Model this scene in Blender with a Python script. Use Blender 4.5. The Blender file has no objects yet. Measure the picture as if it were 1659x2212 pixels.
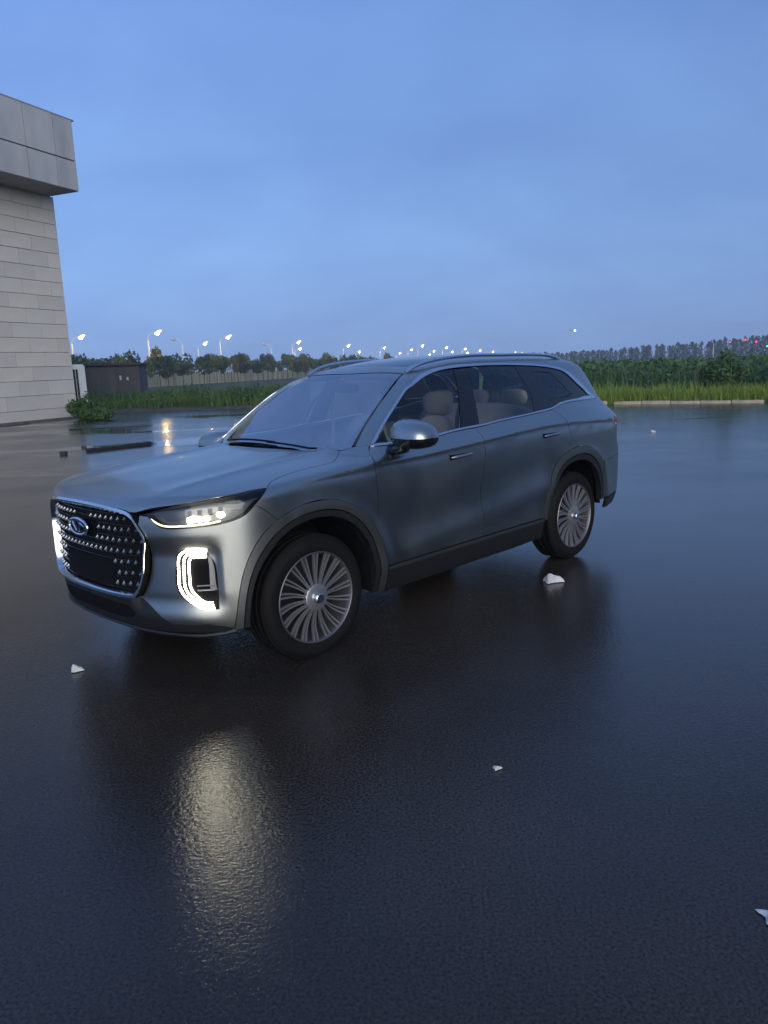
import bpy, bmesh, math, random
import numpy as np
from mathutils import Vector, Matrix
from mathutils.geometry import delaunay_2d_cdt
random.seed(7); RNG = np.random.default_rng(11)
scene = bpy.context.scene
COL = scene.collection

# ------------------------------------------------------------------ camera
CAM_H = 1.6722
cam_data = bpy.data.cameras.new('camera')
cam = bpy.data.objects.new('camera', cam_data); COL.objects.link(cam)
cam_data.sensor_fit = 'VERTICAL'; cam_data.sensor_height = 24.0
cam_data.lens = 24.0 * 1662.0 / 2212.0
cam_data.clip_start = 0.05; cam_data.clip_end = 6000
_p, _r = 0.18536, -0.04188
_f = Vector((0, math.cos(_p), -math.sin(_p))); _u = Vector((0, math.sin(_p), math.cos(_p))); _x = Vector((1, 0, 0))
_rx = math.cos(_r) * _x + math.sin(_r) * _u; _ru = -math.sin(_r) * _x + math.cos(_r) * _u
cam.matrix_world = Matrix(((_rx.x, _ru.x, -_f.x, 0), (_rx.y, _ru.y, -_f.y, 0), (_rx.z, _ru.z, -_f.z, CAM_H), (0, 0, 0, 1)))
scene.camera = cam

# ------------------------------------------------------------------ dusk sky, soft sun, exposure
SUN_EL, SUN_AZ = math.radians(9), math.radians(168)       # azimuth from +Y, clockwise seen from above
world = bpy.data.worlds.new('World'); scene.world = world; world.use_nodes = True
def make_world():
    nt = world.node_tree; N = nt.nodes; L = nt.links; N.clear()
    out = N.new('ShaderNodeOutputWorld'); bg = N.new('ShaderNodeBackground'); bg.inputs[1].default_value = 0.08
    sky = N.new('ShaderNodeTexSky'); sky.sky_type = 'NISHITA'; sky.sun_disc = False
    sky.sun_elevation = SUN_EL; sky.sun_rotation = SUN_AZ; sky.air_density = 1.6; sky.dust_density = 1.0; sky.ozone_density = 4.0
    tc = N.new('ShaderNodeTexCoord'); sep = N.new('ShaderNodeSeparateXYZ'); L.new(tc.outputs['Generated'], sep.inputs[0])
    def math_(op, a, b=None, clamp=False):
        m = N.new('ShaderNodeMath'); m.operation = op; m.use_clamp = clamp
        for i, v in enumerate((a, b)):
            if v is None: continue
            if isinstance(v, (int, float)): m.inputs[i].default_value = v
            else: L.new(v, m.inputs[i])
        return m.outputs[0]
    zc = math_('ADD', math_('MAXIMUM', sep.outputs[2], 0.0), 0.45)
    comb = N.new('ShaderNodeCombineXYZ'); L.new(math_('DIVIDE', sep.outputs[0], zc), comb.inputs[0]); L.new(math_('DIVIDE', sep.outputs[1], zc), comb.inputs[1])
    n1 = N.new('ShaderNodeTexNoise'); n1.inputs['Scale'].default_value = 2.3; n1.inputs['Detail'].default_value = 5; n1.inputs['Roughness'].default_value = .48; n1.inputs['Distortion'].default_value = .35
    mp = N.new('ShaderNodeMapping'); mp.inputs['Location'].default_value = (3.1, 1.7, 0); mp.inputs['Scale'].default_value = (1.0, 1.5, 1)
    L.new(comb.outputs[0], mp.inputs[0]); L.new(mp.outputs[0], n1.inputs['Vector'])
    # overcast layer: colour by elevation, then by cloud thickness
    el = N.new('ShaderNodeValToRGB'); L.new(sep.outputs[2], el.inputs[0])
    e = el.color_ramp.elements
    e[0].position = 0.0; e[0].color = (SKY_H[0], SKY_H[1], SKY_H[2], 1); e[1].position = 0.75; e[1].color = (SKY_T[0], SKY_T[1], SKY_T[2], 1)
    m_ = e.new(0.16); m_.color = (SKY_M[0], SKY_M[1], SKY_M[2], 1)
    m_ = e.new(0.40); m_.color = (SKY_U[0], SKY_U[1], SKY_U[2], 1)
    cr = N.new('ShaderNodeValToRGB'); L.new(n1.outputs['Fac'], cr.inputs[0])
    c = cr.color_ramp.elements
    c[0].position = .30; c[0].color = (.88, .89, .92, 1); c[1].position = .72; c[1].color = (1.15, 1.13, 1.08, 1)
    mul = N.new('ShaderNodeMix'); mul.data_type = 'RGBA'; mul.blend_type = 'MULTIPLY'; mul.inputs[0].default_value = 1
    L.new(el.outputs[0], mul.inputs[6]); L.new(cr.outputs[0], mul.inputs[7])
    mix = N.new('ShaderNodeMix'); mix.data_type = 'RGBA'; mix.inputs[0].default_value = .90
    L.new(sky.outputs[0], mix.inputs[6]); L.new(mul.outputs[2], mix.inputs[7])
    gx = math_('SUBTRACT', 1.0, math_('MULTIPLY', sep.outputs[0], .28))
    gm = N.new('ShaderNodeVectorMath'); gm.operation = 'SCALE'; L.new(mix.outputs[2], gm.inputs[0]); L.new(gx, gm.inputs[3])
    L.new(gm.outputs[0], bg.inputs[0]); L.new(bg.outputs[0], out.inputs[0])
K = 1 / .08
SKY_H = [v * K for v in (.185, .325, .640)]; SKY_M = [v * K for v in (.162, .296, .615)]
SKY_U = [v * K for v in (.128, .243, .560)]; SKY_T = [v * K for v in (.110, .205, .470)]
make_world()
sun_d = bpy.data.lights.new('sun', 'SUN'); sun_d.energy = 2.7; sun_d.angle = math.radians(60); sun_d.color = (1.0, .95, .84)
sun = bpy.data.objects.new('sun', sun_d); COL.objects.link(sun)
_sd = Vector((math.sin(SUN_AZ) * math.cos(SUN_EL), math.cos(SUN_AZ) * math.cos(SUN_EL), math.sin(SUN_EL)))
sun.rotation_euler = (-_sd).to_track_quat('-Z', 'Y').to_euler()
scene.view_settings.view_transform = 'Standard'; scene.view_settings.look = 'None'
scene.view_settings.exposure = 0.48; scene.view_settings.gamma = 1.0; scene.view_settings.use_curve_mapping = False
scene.render.engine = 'CYCLES'
scene.cycles.use_denoising = True; scene.cycles.max_bounces = 8; scene.cycles.transparent_max_bounces = 12
scene.cycles.caustics_reflective = False; scene.cycles.caustics_refractive = False; scene.cycles.sample_clamp_indirect = 4.0

# ------------------------------------------------------------------ materials
MATS = {}
def mat(name, base=(.5, .5, .5), rough=.5, metal=0., spec=.5, emit=None, estr=0., coat=0., coat_rough=.05, trans=None):
    if name in MATS: return MATS[name]
    m = bpy.data.materials.new(name); m.use_nodes = True
    b = m.node_tree.nodes['Principled BSDF']
    b.inputs['Base Color'].default_value = (*base, 1); b.inputs['Roughness'].default_value = rough; b.inputs['Metallic'].default_value = metal
    b.inputs['Specular IOR Level'].default_value = spec
    b.inputs['Coat Weight'].default_value = coat; b.inputs['Coat Roughness'].default_value = coat_rough
    if emit: b.inputs['Emission Color'].default_value = (*emit, 1); b.inputs['Emission Strength'].default_value = estr
    MATS[name] = m; return m
def nodes(m): return m.node_tree.nodes, m.node_tree.links, m.node_tree.nodes['Principled BSDF']
def vary(m, scale, lo, hi, coords='Object', rough=None, bump=0., bscale=None, detail=4, stretch=None):
    """noise variation of base colour (and roughness), optional bump"""
    N, L, b = nodes(m)
    tc = N.new('ShaderNodeTexCoord'); v = tc.outputs[coords]
    if stretch:
        mp = N.new('ShaderNodeMapping'); mp.inputs['Scale'].default_value = stretch; L.new(v, mp.inputs[0]); v = mp.outputs[0]
    n = N.new('ShaderNodeTexNoise'); n.inputs['Scale'].default_value = scale; n.inputs['Detail'].default_value = detail; L.new(v, n.inputs['Vector'])
    r = N.new('ShaderNodeValToRGB'); r.color_ramp.elements[0].position = .3; r.color_ramp.elements[1].position = .7
    r.color_ramp.elements[0].color = (*lo, 1); r.color_ramp.elements[1].color = (*hi, 1)
    L.new(n.outputs['Fac'], r.inputs[0]); L.new(r.outputs[0], b.inputs['Base Color'])
    if rough:
        mr = N.new('ShaderNodeMapRange'); mr.inputs[1].default_value = .3; mr.inputs[2].default_value = .7; mr.inputs[3].default_value = rough[0]; mr.inputs[4].default_value = rough[1]
        L.new(n.outputs['Fac'], mr.inputs[0]); L.new(mr.outputs[0], b.inputs['Roughness'])
    if bump:
        n2 = N.new('ShaderNodeTexNoise'); n2.inputs['Scale'].default_value = bscale or scale * 6; n2.inputs['Detail'].default_value = 3; L.new(v, n2.inputs['Vector'])
        bp = N.new('ShaderNodeBump'); bp.inputs['Strength'].default_value = bump; bp.inputs['Distance'].default_value = .01
        L.new(n2.outputs['Fac'], bp.inputs['Height']); L.new(bp.outputs[0], b.inputs['Normal'])
    return m
def glass(name, tint, ior=1.5, rough=.0):
    """tinted pane: see-through share with a Fresnel mirror on top"""
    m = bpy.data.materials.new(name); m.use_nodes = True; N = m.node_tree.nodes; L = m.node_tree.links; N.clear()
    o = N.new('ShaderNodeOutputMaterial'); t = N.new('ShaderNodeBsdfTransparent'); t.inputs[0].default_value = (*tint, 1)
    g = N.new('ShaderNodeBsdfGlossy'); g.inputs['Roughness'].default_value = rough; g.inputs['Color'].default_value = (.95, .97, 1, 1)
    f = N.new('ShaderNodeFresnel'); f.inputs[0].default_value = ior
    geo = N.new('ShaderNodeNewGeometry')
    x = N.new('ShaderNodeMixShader'); L.new(f.outputs[0], x.inputs[0]); L.new(t.outputs[0], x.inputs[1]); L.new(g.outputs[0], x.inputs[2]); L.new(x.outputs[0], o.inputs[0])
    MATS[name] = m; return m

# ------------------------------------------------------------------ object helpers
def tag(o, label=None, cat=None, group=None, kind=None):
    if label: o['label'] = label
    if cat: o['category'] = cat
    if group: o['group'] = group
    if kind: o['kind'] = kind
    return o
def empty(name, loc=(0, 0, 0), rz=0., parent=None):
    o = bpy.data.objects.new(name, None); COL.objects.link(o); o.location = loc; o.rotation_euler = (0, 0, rz)
    o.empty_display_size = .1; o.parent = parent; return o
def link(name, me, m=None, parent=None, loc=None):
    o = bpy.data.objects.new(name, me); COL.objects.link(o)
    if m is not None and len(me.materials) == 0: me.materials.append(m)
    if parent is not None: o.parent = parent
    if loc is not None: o.location = loc
    return o
def mesh(name, v, f, smooth=False, normals=None):
    me = bpy.data.meshes.new(name); me.from_pydata([tuple(map(float, p)) for p in v], [], [tuple(map(int, q)) for q in f]); me.update()
    if smooth: me.polygons.foreach_set('use_smooth', [True] * len(me.polygons))
    if normals is not None: me.normals_split_custom_set_from_vertices([tuple(map(float, n)) for n in normals])
    return me
def quads(name, V, F):
    """fast path for big vegetation meshes: V (n,3), F (m,4) or (m,3)"""
    me = bpy.data.meshes.new(name); V = np.asarray(V, np.float32); F = np.asarray(F, np.int32); k = F.shape[1]
    me.vertices.add(len(V)); me.vertices.foreach_set('co', V.ravel())
    me.loops.add(F.size); me.loops.foreach_set('vertex_index', F.ravel())
    me.polygons.add(len(F)); me.polygons.foreach_set('loop_start', np.arange(0, F.size, k, dtype=np.int32))
    me.update(calc_edges=True); return me
class MB:
    """collects simple shapes into one mesh"""
    def __init__(s): s.v = []; s.f = []
    def add(s, v, f):
        o = len(s.v); s.v += [tuple(p) for p in v]; s.f += [tuple(i + o for i in q) for q in f]
    def box(s, c, d, M=None, bev=0.):
        hx, hy, hz = d[0] / 2, d[1] / 2, d[2] / 2
        if bev <= 0:
            V = [Vector((x * hx, y * hy, z * hz)) for z in (-1, 1) for y in (-1, 1) for x in (-1, 1)]
            F = [(0, 2, 3, 1), (4, 5, 7, 6), (0, 1, 5, 4), (2, 6, 7, 3), (0, 4, 6, 2), (1, 3, 7, 5)]
        else:
            bm = bmesh.new(); bmesh.ops.create_cube(bm, size=1); bmesh.ops.scale(bm, vec=d, verts=bm.verts)
            bmesh.ops.bevel(bm, geom=bm.edges[:], offset=bev, segments=2, affect='EDGES'); bm.verts.ensure_lookup_table()
            V = [v.co.copy() for v in bm.verts]; F = [[v.index for v in f.verts] for f in bm.faces]; bm.free()
        if M is not None: V = [M @ p for p in V]
        s.add([p + Vector(c) for p in V], F)
    def tube(s, pts, r, n=8, cap=True):
        pts = [Vector(p) for p in pts]; k = len(pts); rr = r if hasattr(r, '__len__') else [r] * k
        V = []; F = []; up = None
        for i, p in enumerate(pts):
            t = (pts[min(i + 1, k - 1)] - pts[max(i - 1, 0)]).normalized()
            if up is None or abs(t.dot(up)) > .95: up = Vector((0, 0, 1)) if abs(t.z) < .9 else Vector((0, 1, 0))
            a = t.cross(up).normalized(); b = a.cross(t).normalized(); up = b
            for j in range(n):
                q = 2 * math.pi * j / n; V.append(p + a * math.cos(q) * rr[i] + b * math.sin(q) * rr[i])
        for i in range(k - 1):
            for j in range(n): F.append((i * n + j, i * n + (j + 1) % n, (i + 1) * n + (j + 1) % n, (i + 1) * n + j))
        if cap: F.append(tuple(range(n - 1, -1, -1))); F.append(tuple((k - 1) * n + j for j in range(n)))
        s.add(V, F)
    def lathe(s, prof, n=48, axis='y', c=(0, 0, 0), close=False):
        """prof: (r, h) pairs turned about an axis"""
        V = []; F = []; k = len(prof)
        for i in range(n):
            q = 2 * math.pi * i / n
            for r, h in prof:
                p = (r * math.cos(q), h, r * math.sin(q)) if axis == 'y' else (r * math.cos(q), r * math.sin(q), h)
                V.append((p[0] + c[0], p[1] + c[1], p[2] + c[2]))
        for i in range(n):
            for j in range(k if close else k - 1):
                a = i * k + j; b = ((i + 1) % n) * k + j; j2 = (j + 1) % k
                F.append((a, i * k + j2, ((i + 1) % n) * k + j2, b))
        s.add(V, F)
    def mesh(s, name, smooth=False, angle=None):
        me = mesh(name, s.v, s.f)
        bm = bmesh.new(); bm.from_mesh(me); bmesh.ops.recalc_face_normals(bm, faces=bm.faces[:]); bm.to_mesh(me); bm.free()
        if smooth: me.shade_smooth() if hasattr(me, 'shade_smooth') else None
        if smooth and angle: me.set_sharp_from_angle(angle=math.radians(angle))
        return me
    def build(s, name, m, parent=None, smooth=False, angle=35, loc=None): return link(name, s.mesh(name, smooth, angle), m, parent, loc)

# ---- body surface as one implicit function
SCOOP_ON = True

def I(x,xs,ys):
    # smooth monotone cubic interpolation (Fritsch-Carlson)
    xs=np.asarray(xs,float);ys=np.asarray(ys,float);h=np.diff(xs);d=np.diff(ys)/h
    m=np.zeros_like(xs);m[0]=d[0];m[-1]=d[-1]
    k=d[:-1]*d[1:]>0
    w1=2*h[1:]+h[:-1];w2=h[1:]+2*h[:-1]
    mm=np.zeros(len(d)-1);mm[k]=(w1+w2)[k]/(w1[k]/d[:-1][k]+w2[k]/d[1:][k]);m[1:-1]=mm
    x=np.clip(x,xs[0],xs[-1]);i=np.clip(np.searchsorted(xs,x)-1,0,len(h)-1)
    t=(x-xs[i])/h[i];t2=t*t;t3=t2*t
    return (2*t3-3*t2+1)*ys[i]+(t3-2*t2+t)*h[i]*m[i]+(3*t2-2*t3)*ys[i+1]+(t3-t2)*h[i]*m[i+1]
def smax(a,b,k):
    h=np.maximum(k-np.abs(a-b),0)/k
    return np.maximum(a,b)+h*h*k*.25
def smin(a,b,k): return -smax(-a,-b,k)
def ss(a,b,x):
    t=np.clip((x-a)/(b-a),0,1);return t*t*(3-2*t)
CHX=[-.9,-.3,.2,.5,.9,1.4,2.05,2.4,2.8,3.2,4.0];CHZ=[1.03,1.072,1.09,1.098,1.105,1.128,1.163,1.178,1.176,1.158,1.12]
def charz(x): return np.interp(x,CHX,CHZ)
BX=[-1,.5,1.4,1.9,2.4,2.65,2.75,2.86,3.1,4.2];BZ=[1.19,1.205,1.222,1.245,1.27,1.287,1.305,1.322,1.33,1.335]
def beltz(x): return np.interp(x,BX,BZ)
def Gw(z): return I(z,[1.10,1.20,1.30,1.40,1.50,1.58,1.64,1.69,1.73],[.905,.872,.838,.800,.757,.717,.675,.62,.54])
def W(x,z):
    zc=charz(x);zb_=beltz(x)
    zz=np.where(z>.6,.6+(z-.6)*(.5/(zc-.6)),z)
    y=I(zz,[.22,.265,.33,.40,.445,.60,.80,.95,1.04,1.08,1.10],[.86,.885,.915,.935,.945,.955,.962,.958,.948,.938,.940])
    t=np.clip((z-zc)/(zb_-zc),0,1)
    sh=.940+(Gw(zb_)-.940)*(.75*t+.25*t*t)
    y=np.where(z<zc,y,np.where(z<zb_,sh,Gw(z)))
    # lower scallop: hollow above, swelling towards the sill, rising to the rear
    zb=.50+.11*(x-.5)
    m=ss(.35,.9,x)*(1-ss(2.3,2.75,x))
    y=y+m*(.016*np.exp(-((z-zb+.02)/.075)**2)-.020*np.exp(-((z-zb-.17)/.11)**2))
    # flares round the wheels
    for wx,R in ((0,.575),(2.9,.59)):
        r=np.hypot(x-wx,z-.375)
        y=y+.010*np.exp(-((r-R+.03)/.06)**2)*(1-ss(.88,1.0,z))
    # planform taper
    tb=I(x,[-.95,-.5,0,2.6,3.1,3.4,3.62,3.8,3.95],[.985,1,1,1,.992,.972,.938,.885,.80])
    tg=I(x,[-.95,.4,.9,1.3,1.8,2.3,2.8,3.2,3.5,3.8,4.0],[.88,.915,.935,.955,.98,.99,.98,.94,.885,.80,.7])
    w=ss(zc-.01,zb_+.01,z)
    return y*(tb*(1-w)+tg*w)
def Hood(x,y):
    a=np.abs(y)
    hc=I(x,[-.96,-.9,-.75,-.5,-.2,.1,.35,.6,1.0],[1.0,1.035,1.072,1.105,1.135,1.158,1.176,1.19,1.2])
    d=.062*(a/.93)**3.5
    rid=.010*np.exp(-((a-.55)/.045)**2)-.006*np.exp(-((a-.40)/.10)**2)
    rid=rid*ss(-.9,-.5,x)
    return hc-d+rid
def Fx(y,z):
    a=np.clip(np.abs(y)/.967,0,1)
    p=-.955+.75*(1-(1-a**2.6)**(1/2.2))
    q=I(z,[.22,.27,.33,.45,.55,.90,.98,1.04,1.10],[.14,.085,.05,.012,0,0,.008,.03,.08])
    return p+q+scoop(np.abs(y),z)
SCO=[(.40,.838),(.70,.841),(.785,.838),(.832,.80),(.856,.73),(.858,.60),(.858,.50),(.858,.30),(.40,.30)]
def polysd(px,pz,poly):
    P=np.array(poly);d=np.full(px.shape,1e9);ins=np.zeros(px.shape,bool)
    n=len(P)
    for i in range(n):
        a=P[i];b=P[(i+1)%n];e=b-a
        t=np.clip(((px-a[0])*e[0]+(pz-a[1])*e[1])/(e@e+1e-12),0,1)
        d=np.minimum(d,np.hypot(px-a[0]-t*e[0],pz-a[1]-t*e[1]))
        c=((a[1]>pz)!=(b[1]>pz))&(px<(b[0]-a[0])*(pz-a[1])/(b[1]-a[1]+1e-12)+a[0])
        ins^=c
    return np.where(ins,d,-d)
def scoop(a,z):
    if not SCOOP_ON: return np.zeros_like(a)
    out=np.zeros_like(a)
    m=(a>.40)&(a<.9)&(z>.35)&(z<.88)
    if m.any():
        dep=.038*ss(.868,.735,z[m])*ss(.885,.815,a[m])*ss(.375,.52,z[m])*ss(.40,.46,a[m])
        out[m]=dep
    return out
def Roof(x,y):
    a=np.abs(y)
    c=I(x,[.8,1.2,1.4,1.7,2.1,2.6,3.1,3.5,3.8,4.0],[1.50,1.650,1.700,1.738,1.758,1.762,1.745,1.705,1.655,1.61])
    return c-(.055+.02*ss(1.6,3.0,x))*(a/.62)**2.6
def Ws(y,z):
    a=np.abs(y)
    c=.345+(z-1.173)*1.80
    b=np.interp(z,[1.15,1.64],[.17,.04])
    return c+b*(a/.72)**2.2
def Rg(y,z): # rear window / tailgate upper plane: x max
    return 3.86-(z-1.20)*.75-.06*(np.abs(y)/.6)**2*1.0
def Rx(y,z):
    a=np.clip(np.abs(y)/.96,0,1)
    p=4.01-.55*(1-(1-a**2.6)**(1/2.0))
    q=I(z,[.25,.38,.50,.60,.80,.87,.95,1.10,1.20,1.30],[-.22,-.06,.025,.03,.035,.025,-.01,.0,-.01,-.10])
    return p+q
def top(x,y,z):
    G=smax(smax(z-Roof(x,y),(Ws(y,z)-x)*.5,.03),(x-Rg(y,z))*.8,.05)
    return smin(z-Hood(x,y),G,.015)
def F(q,arch=True):
    x,y,z=q[...,0],q[...,1],q[...,2]
    v=np.abs(y)-W(x,z)
    v=smax(v,top(x,y,z),.035)
    v=smax(v,Fx(y,z)-x,.05)
    v=smax(v,x-Rx(y,z),.05)
    v=np.maximum(v,.262+.05*ss(-.55,-.85,x)+.10*ss(3.3,3.9,x)-z)
    if arch:
        for wx,R in ((-.02,.475),(2.88,.475)):
            v=np.maximum(v,np.minimum(R-np.hypot(x-wx,z-.375),np.abs(y)-.55))
    return v

# ================================================================== the car: body surface
# car space: x rearwards from the front axle, y towards the driver's side, z up (metres)
OFFA = False
def Fb(q): return F(q, False)
def Fns(q):
    global SCOOP_ON
    SCOOP_ON = False
    try: return F(q, False)
    finally: SCOOP_ON = True
def nrm(v): v = np.asarray(v, float); return v / np.linalg.norm(v)
def grad(q, Ff, e=2.5e-3):
    g = np.stack([Ff(q + e * a) - Ff(q - e * a) for a in np.eye(3)], -1)
    return g / (np.linalg.norm(g, axis=1, keepdims=True) + 1e-9)
def lift(P, d, Ff=Fb, out=.22, inn=.30, n=72):
    P = np.atleast_2d(np.asarray(P, float)); d = nrm(d)
    s = np.linspace(out, -inn, n)
    Q = P[:, None, :] + s[None, :, None] * d
    v = Ff(Q.reshape(-1, 3)).reshape(len(P), n)
    neg = v <= 0; i = np.argmax(neg, 1); ok = neg.any(1) & (i > 0)
    im = np.argmin(np.abs(v), 1)
    a = np.where(ok, s[np.maximum(i - 1, 0)], s[im]); b = np.where(ok, s[i], s[im])
    for _ in range(16):
        m = (a + b) / 2; w = Ff(P + m[:, None] * d); a = np.where(w > 0, m, a); b = np.where(w > 0, b, m)
    return P + ((a + b) / 2)[:, None] * d
def sp(x, z, Ff=Fb): return lift([[x, .9, z]], (0, 1, 0), Ff, .25, .9, 160)[0].tolist()      # from the side
def tp(x, y): return lift([[x, y, 1.5]], (0, 0, 1), Fb, .5, .9, 200)[0].tolist()              # from above
def rp(y, z): return lift([[3.9, y, z]], (1, 0, 0), Fb, .4, .8, 160)[0].tolist()              # from behind
def fp(y, z, Ff=None): return lift([[-.9, y, z]], (-1, 0, 0), Ff or Fns, .2, .5, 140)[0].tolist()
def spline(P, step, closed=True, corner=32):
    P = np.asarray(P, float); n = len(P); out = []
    def tangents_ok(i):
        if not closed and i in (0, n - 1): return True
        a = P[i] - P[i - 1]; b = P[(i + 1) % n] - P[i]
        la, lb = np.linalg.norm(a), np.linalg.norm(b)
        if la < 1e-6 or lb < 1e-6: return True
        return np.degrees(np.arccos(np.clip(a @ b / la / lb, -1, 1))) > corner
    C = [tangents_ok(i) for i in range(n)]
    for i in range(n if closed else n - 1):
        p1, p2 = P[i], P[(i + 1) % n]
        p0 = p1 * 2 - p2 if C[i] else P[i - 1]; p3 = p2 * 2 - p1 if C[(i + 1) % n] else P[(i + 2) % n]
        k = max(1, int(math.ceil(np.linalg.norm(p2 - p1) / step)))
        def tj(a, b): return max(np.linalg.norm(b - a), 1e-6) ** .5
        t0 = 0; t1 = t0 + tj(p0, p1); t2 = t1 + tj(p1, p2); t3 = t2 + tj(p2, p3)
        for j in range(k):
            t = t1 + (t2 - t1) * j / k
            A1 = (t1 - t) / (t1 - t0) * p0 + (t - t0) / (t1 - t0) * p1; A2 = (t2 - t) / (t2 - t1) * p1 + (t - t1) / (t2 - t1) * p2
            A3 = (t3 - t) / (t3 - t2) * p2 + (t - t2) / (t3 - t2) * p3
            B1 = (t2 - t) / (t2 - t0) * A1 + (t - t0) / (t2 - t0) * A2; B2 = (t3 - t) / (t3 - t1) * A2 + (t - t1) / (t3 - t1) * A3
            out.append((t2 - t) / (t2 - t1) * B1 + (t - t1) / (t2 - t1) * B2)
    if not closed: out.append(P[-1])
    return np.array(out)
def basis(d):
    d = nrm(d); a = np.array([0, 0, 1.]) if abs(d[2]) < .8 else np.array([1., 0, 0])
    u = nrm(np.cross(a, d)); return u, np.cross(d, u), d
def inset(P, g):
    n = len(P); A = 0.5 * np.sum(P[:, 0] * np.roll(P[:, 1], -1) - np.roll(P[:, 0], -1) * P[:, 1])
    if A < 0: P = P[::-1]
    e = np.roll(P, -1, 0) - P; L = np.linalg.norm(e, axis=1, keepdims=True) + 1e-9
    nn = np.stack([-e[:, 1], e[:, 0]], 1) / L; m = nn + np.roll(nn, 1, 0); m /= np.maximum(np.linalg.norm(m, axis=1, keepdims=True), .5)
    return P + m * g
def panel_geo(outline, d, step=.045, gap=.002, depth=.018, off=0., Ff=Fb, rows=None, corner=32, Fn=None):
    """cut a panel out of the body surface: outline (on the surface), seen along d"""
    u, v, d = basis(d); O3 = spline(outline, min(step, .03), True, corner)
    P = np.stack([O3 @ u, O3 @ v], 1); S = O3 @ d
    A = inset(P, gap); area = np.sum(P[:, 0] * np.roll(P[:, 1], -1) - np.roll(P[:, 0], -1) * P[:, 1])
    if area < 0: S = S[::-1]
    lo, hi = A.min(0), A.max(0)
    gx, gy = np.meshgrid(np.arange(lo[0] + step / 2, hi[0], step), np.arange(lo[1] + step / 2, hi[1], step)); I2 = np.stack([gx.ravel(), gy.ravel()], 1)
    if rows is not None:
        R2 = np.stack([rows @ u, rows @ v], 1)
        dd = np.full(len(I2), 9.)
        for k in range(0, len(R2), 3): dd = np.minimum(dd, np.hypot(I2[:, 0] - R2[k, 0], I2[:, 1] - R2[k, 1]))
        I2 = np.concatenate([I2[dd > step * .3], R2])
    sd = polysd(I2[:, 0], I2[:, 1], A); I2 = I2[sd > min(step * .35, .014)]
    V2 = np.concatenate([A, I2]); n = len(A)
    r = delaunay_2d_cdt([Vector(map(float, p)) for p in V2], [], [list(range(n))], 1, 1e-6)
    V2 = np.array([tuple(p) for p in r[0]]); T = [t for t in r[2] if len(t) == 3]; orig = r[3]
    used = np.zeros(len(V2), bool)
    for t in T: used[list(t)] = True
    dm = ((V2[:, None, :] - A[None]) ** 2).sum(2); s0 = S[np.argmin(dm, 1)]
    base = V2[:, :1] * u + V2[:, 1:] * v + s0[:, None] * d
    Q = lift(base, d, Ff); Nn = grad(Q, Fn or Ff); Q = Q + Nn * off
    Tn = []
    for t in T:
        a, b, c = Q[t[0]], Q[t[1]], Q[t[2]]
        if np.cross(b - a, c - a) @ Nn[t[0]] < 0: t = (t[0], t[2], t[1])
        Tn.append(tuple(t))
    V = [q for q in Q]; NV = [q for q in Nn]
    if depth > 0:
        ec = {}
        for t in Tn:
            for a, b in ((t[0], t[1]), (t[1], t[2]), (t[2], t[0])):
                if (b, a) in ec: ec.pop((b, a))
                else: ec[(a, b)] = 1
        for a, b in ec:
            e = Q[b] - Q[a]; sn = np.cross(e, Nn[a]); sn = sn / (np.linalg.norm(sn) + 1e-9); k = len(V)
            V += [Q[a], Q[b], Q[b] - Nn[b] * depth, Q[a] - Nn[a] * depth]; NV += [sn] * 4
            Tn.append((k + 1, k, k + 3, k + 2))
    return np.array(V), Tn, np.array(NV)
def to_mesh(name, V, T, Nn, side=1, flip=False):
    """car space -> blender local (x forward); side -1 mirrors to the passenger's side"""
    S = np.array([-1, side, 1.]); V = V * S; Nn = Nn * S
    if side > 0: T = [t[::-1] for t in T]
    return mesh(name, V, T, True, Nn)
CAR = empty('suv_car', (-1.05286, 4.95336, 0), math.atan2(-math.sin(.79953), -math.cos(.79953)))
tag(CAR, 'matte grey three-row SUV with its headlights on, standing on the wet asphalt', 'car')
def panel(name, outline, d, m, parent=CAR, sides=(1, -1), join=False, **k):
    V, T, Nn = panel_geo(outline, d, **k); out = []
    if join:
        S = np.array([1, -1, 1.]); n = len(V)
        return [link(name, to_mesh(name, np.concatenate([V, V * S]), T + [tuple(i + n for i in t[::-1]) for t in T], np.concatenate([Nn, Nn * S])), m, parent)]
    for s in sides:
        p = parent[0 if s > 0 else 1] if isinstance(parent, (list, tuple)) else parent
        out.append(link(name, to_mesh(name, V, T, Nn, s), m, p))
    return out
def cm(mb, name, m, parent=CAR, side=1, smooth=False, angle=35):
    """MB built in car space -> object (optionally mirrored)"""
    mb2 = MB(); mb2.v = [(-p[0], p[1] * side, p[2]) for p in mb.v]; mb2.f = mb.f
    return mb2.build(name, m, parent, smooth, angle)
def sym(half): # outline given for y>=0 from centre front round to centre rear -> closed symmetric outline
    h = [list(p) for p in half]; return h + [[p[0], -p[1], p[2]] for p in h[::-1] if abs(p[1]) > 1e-4]

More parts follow.
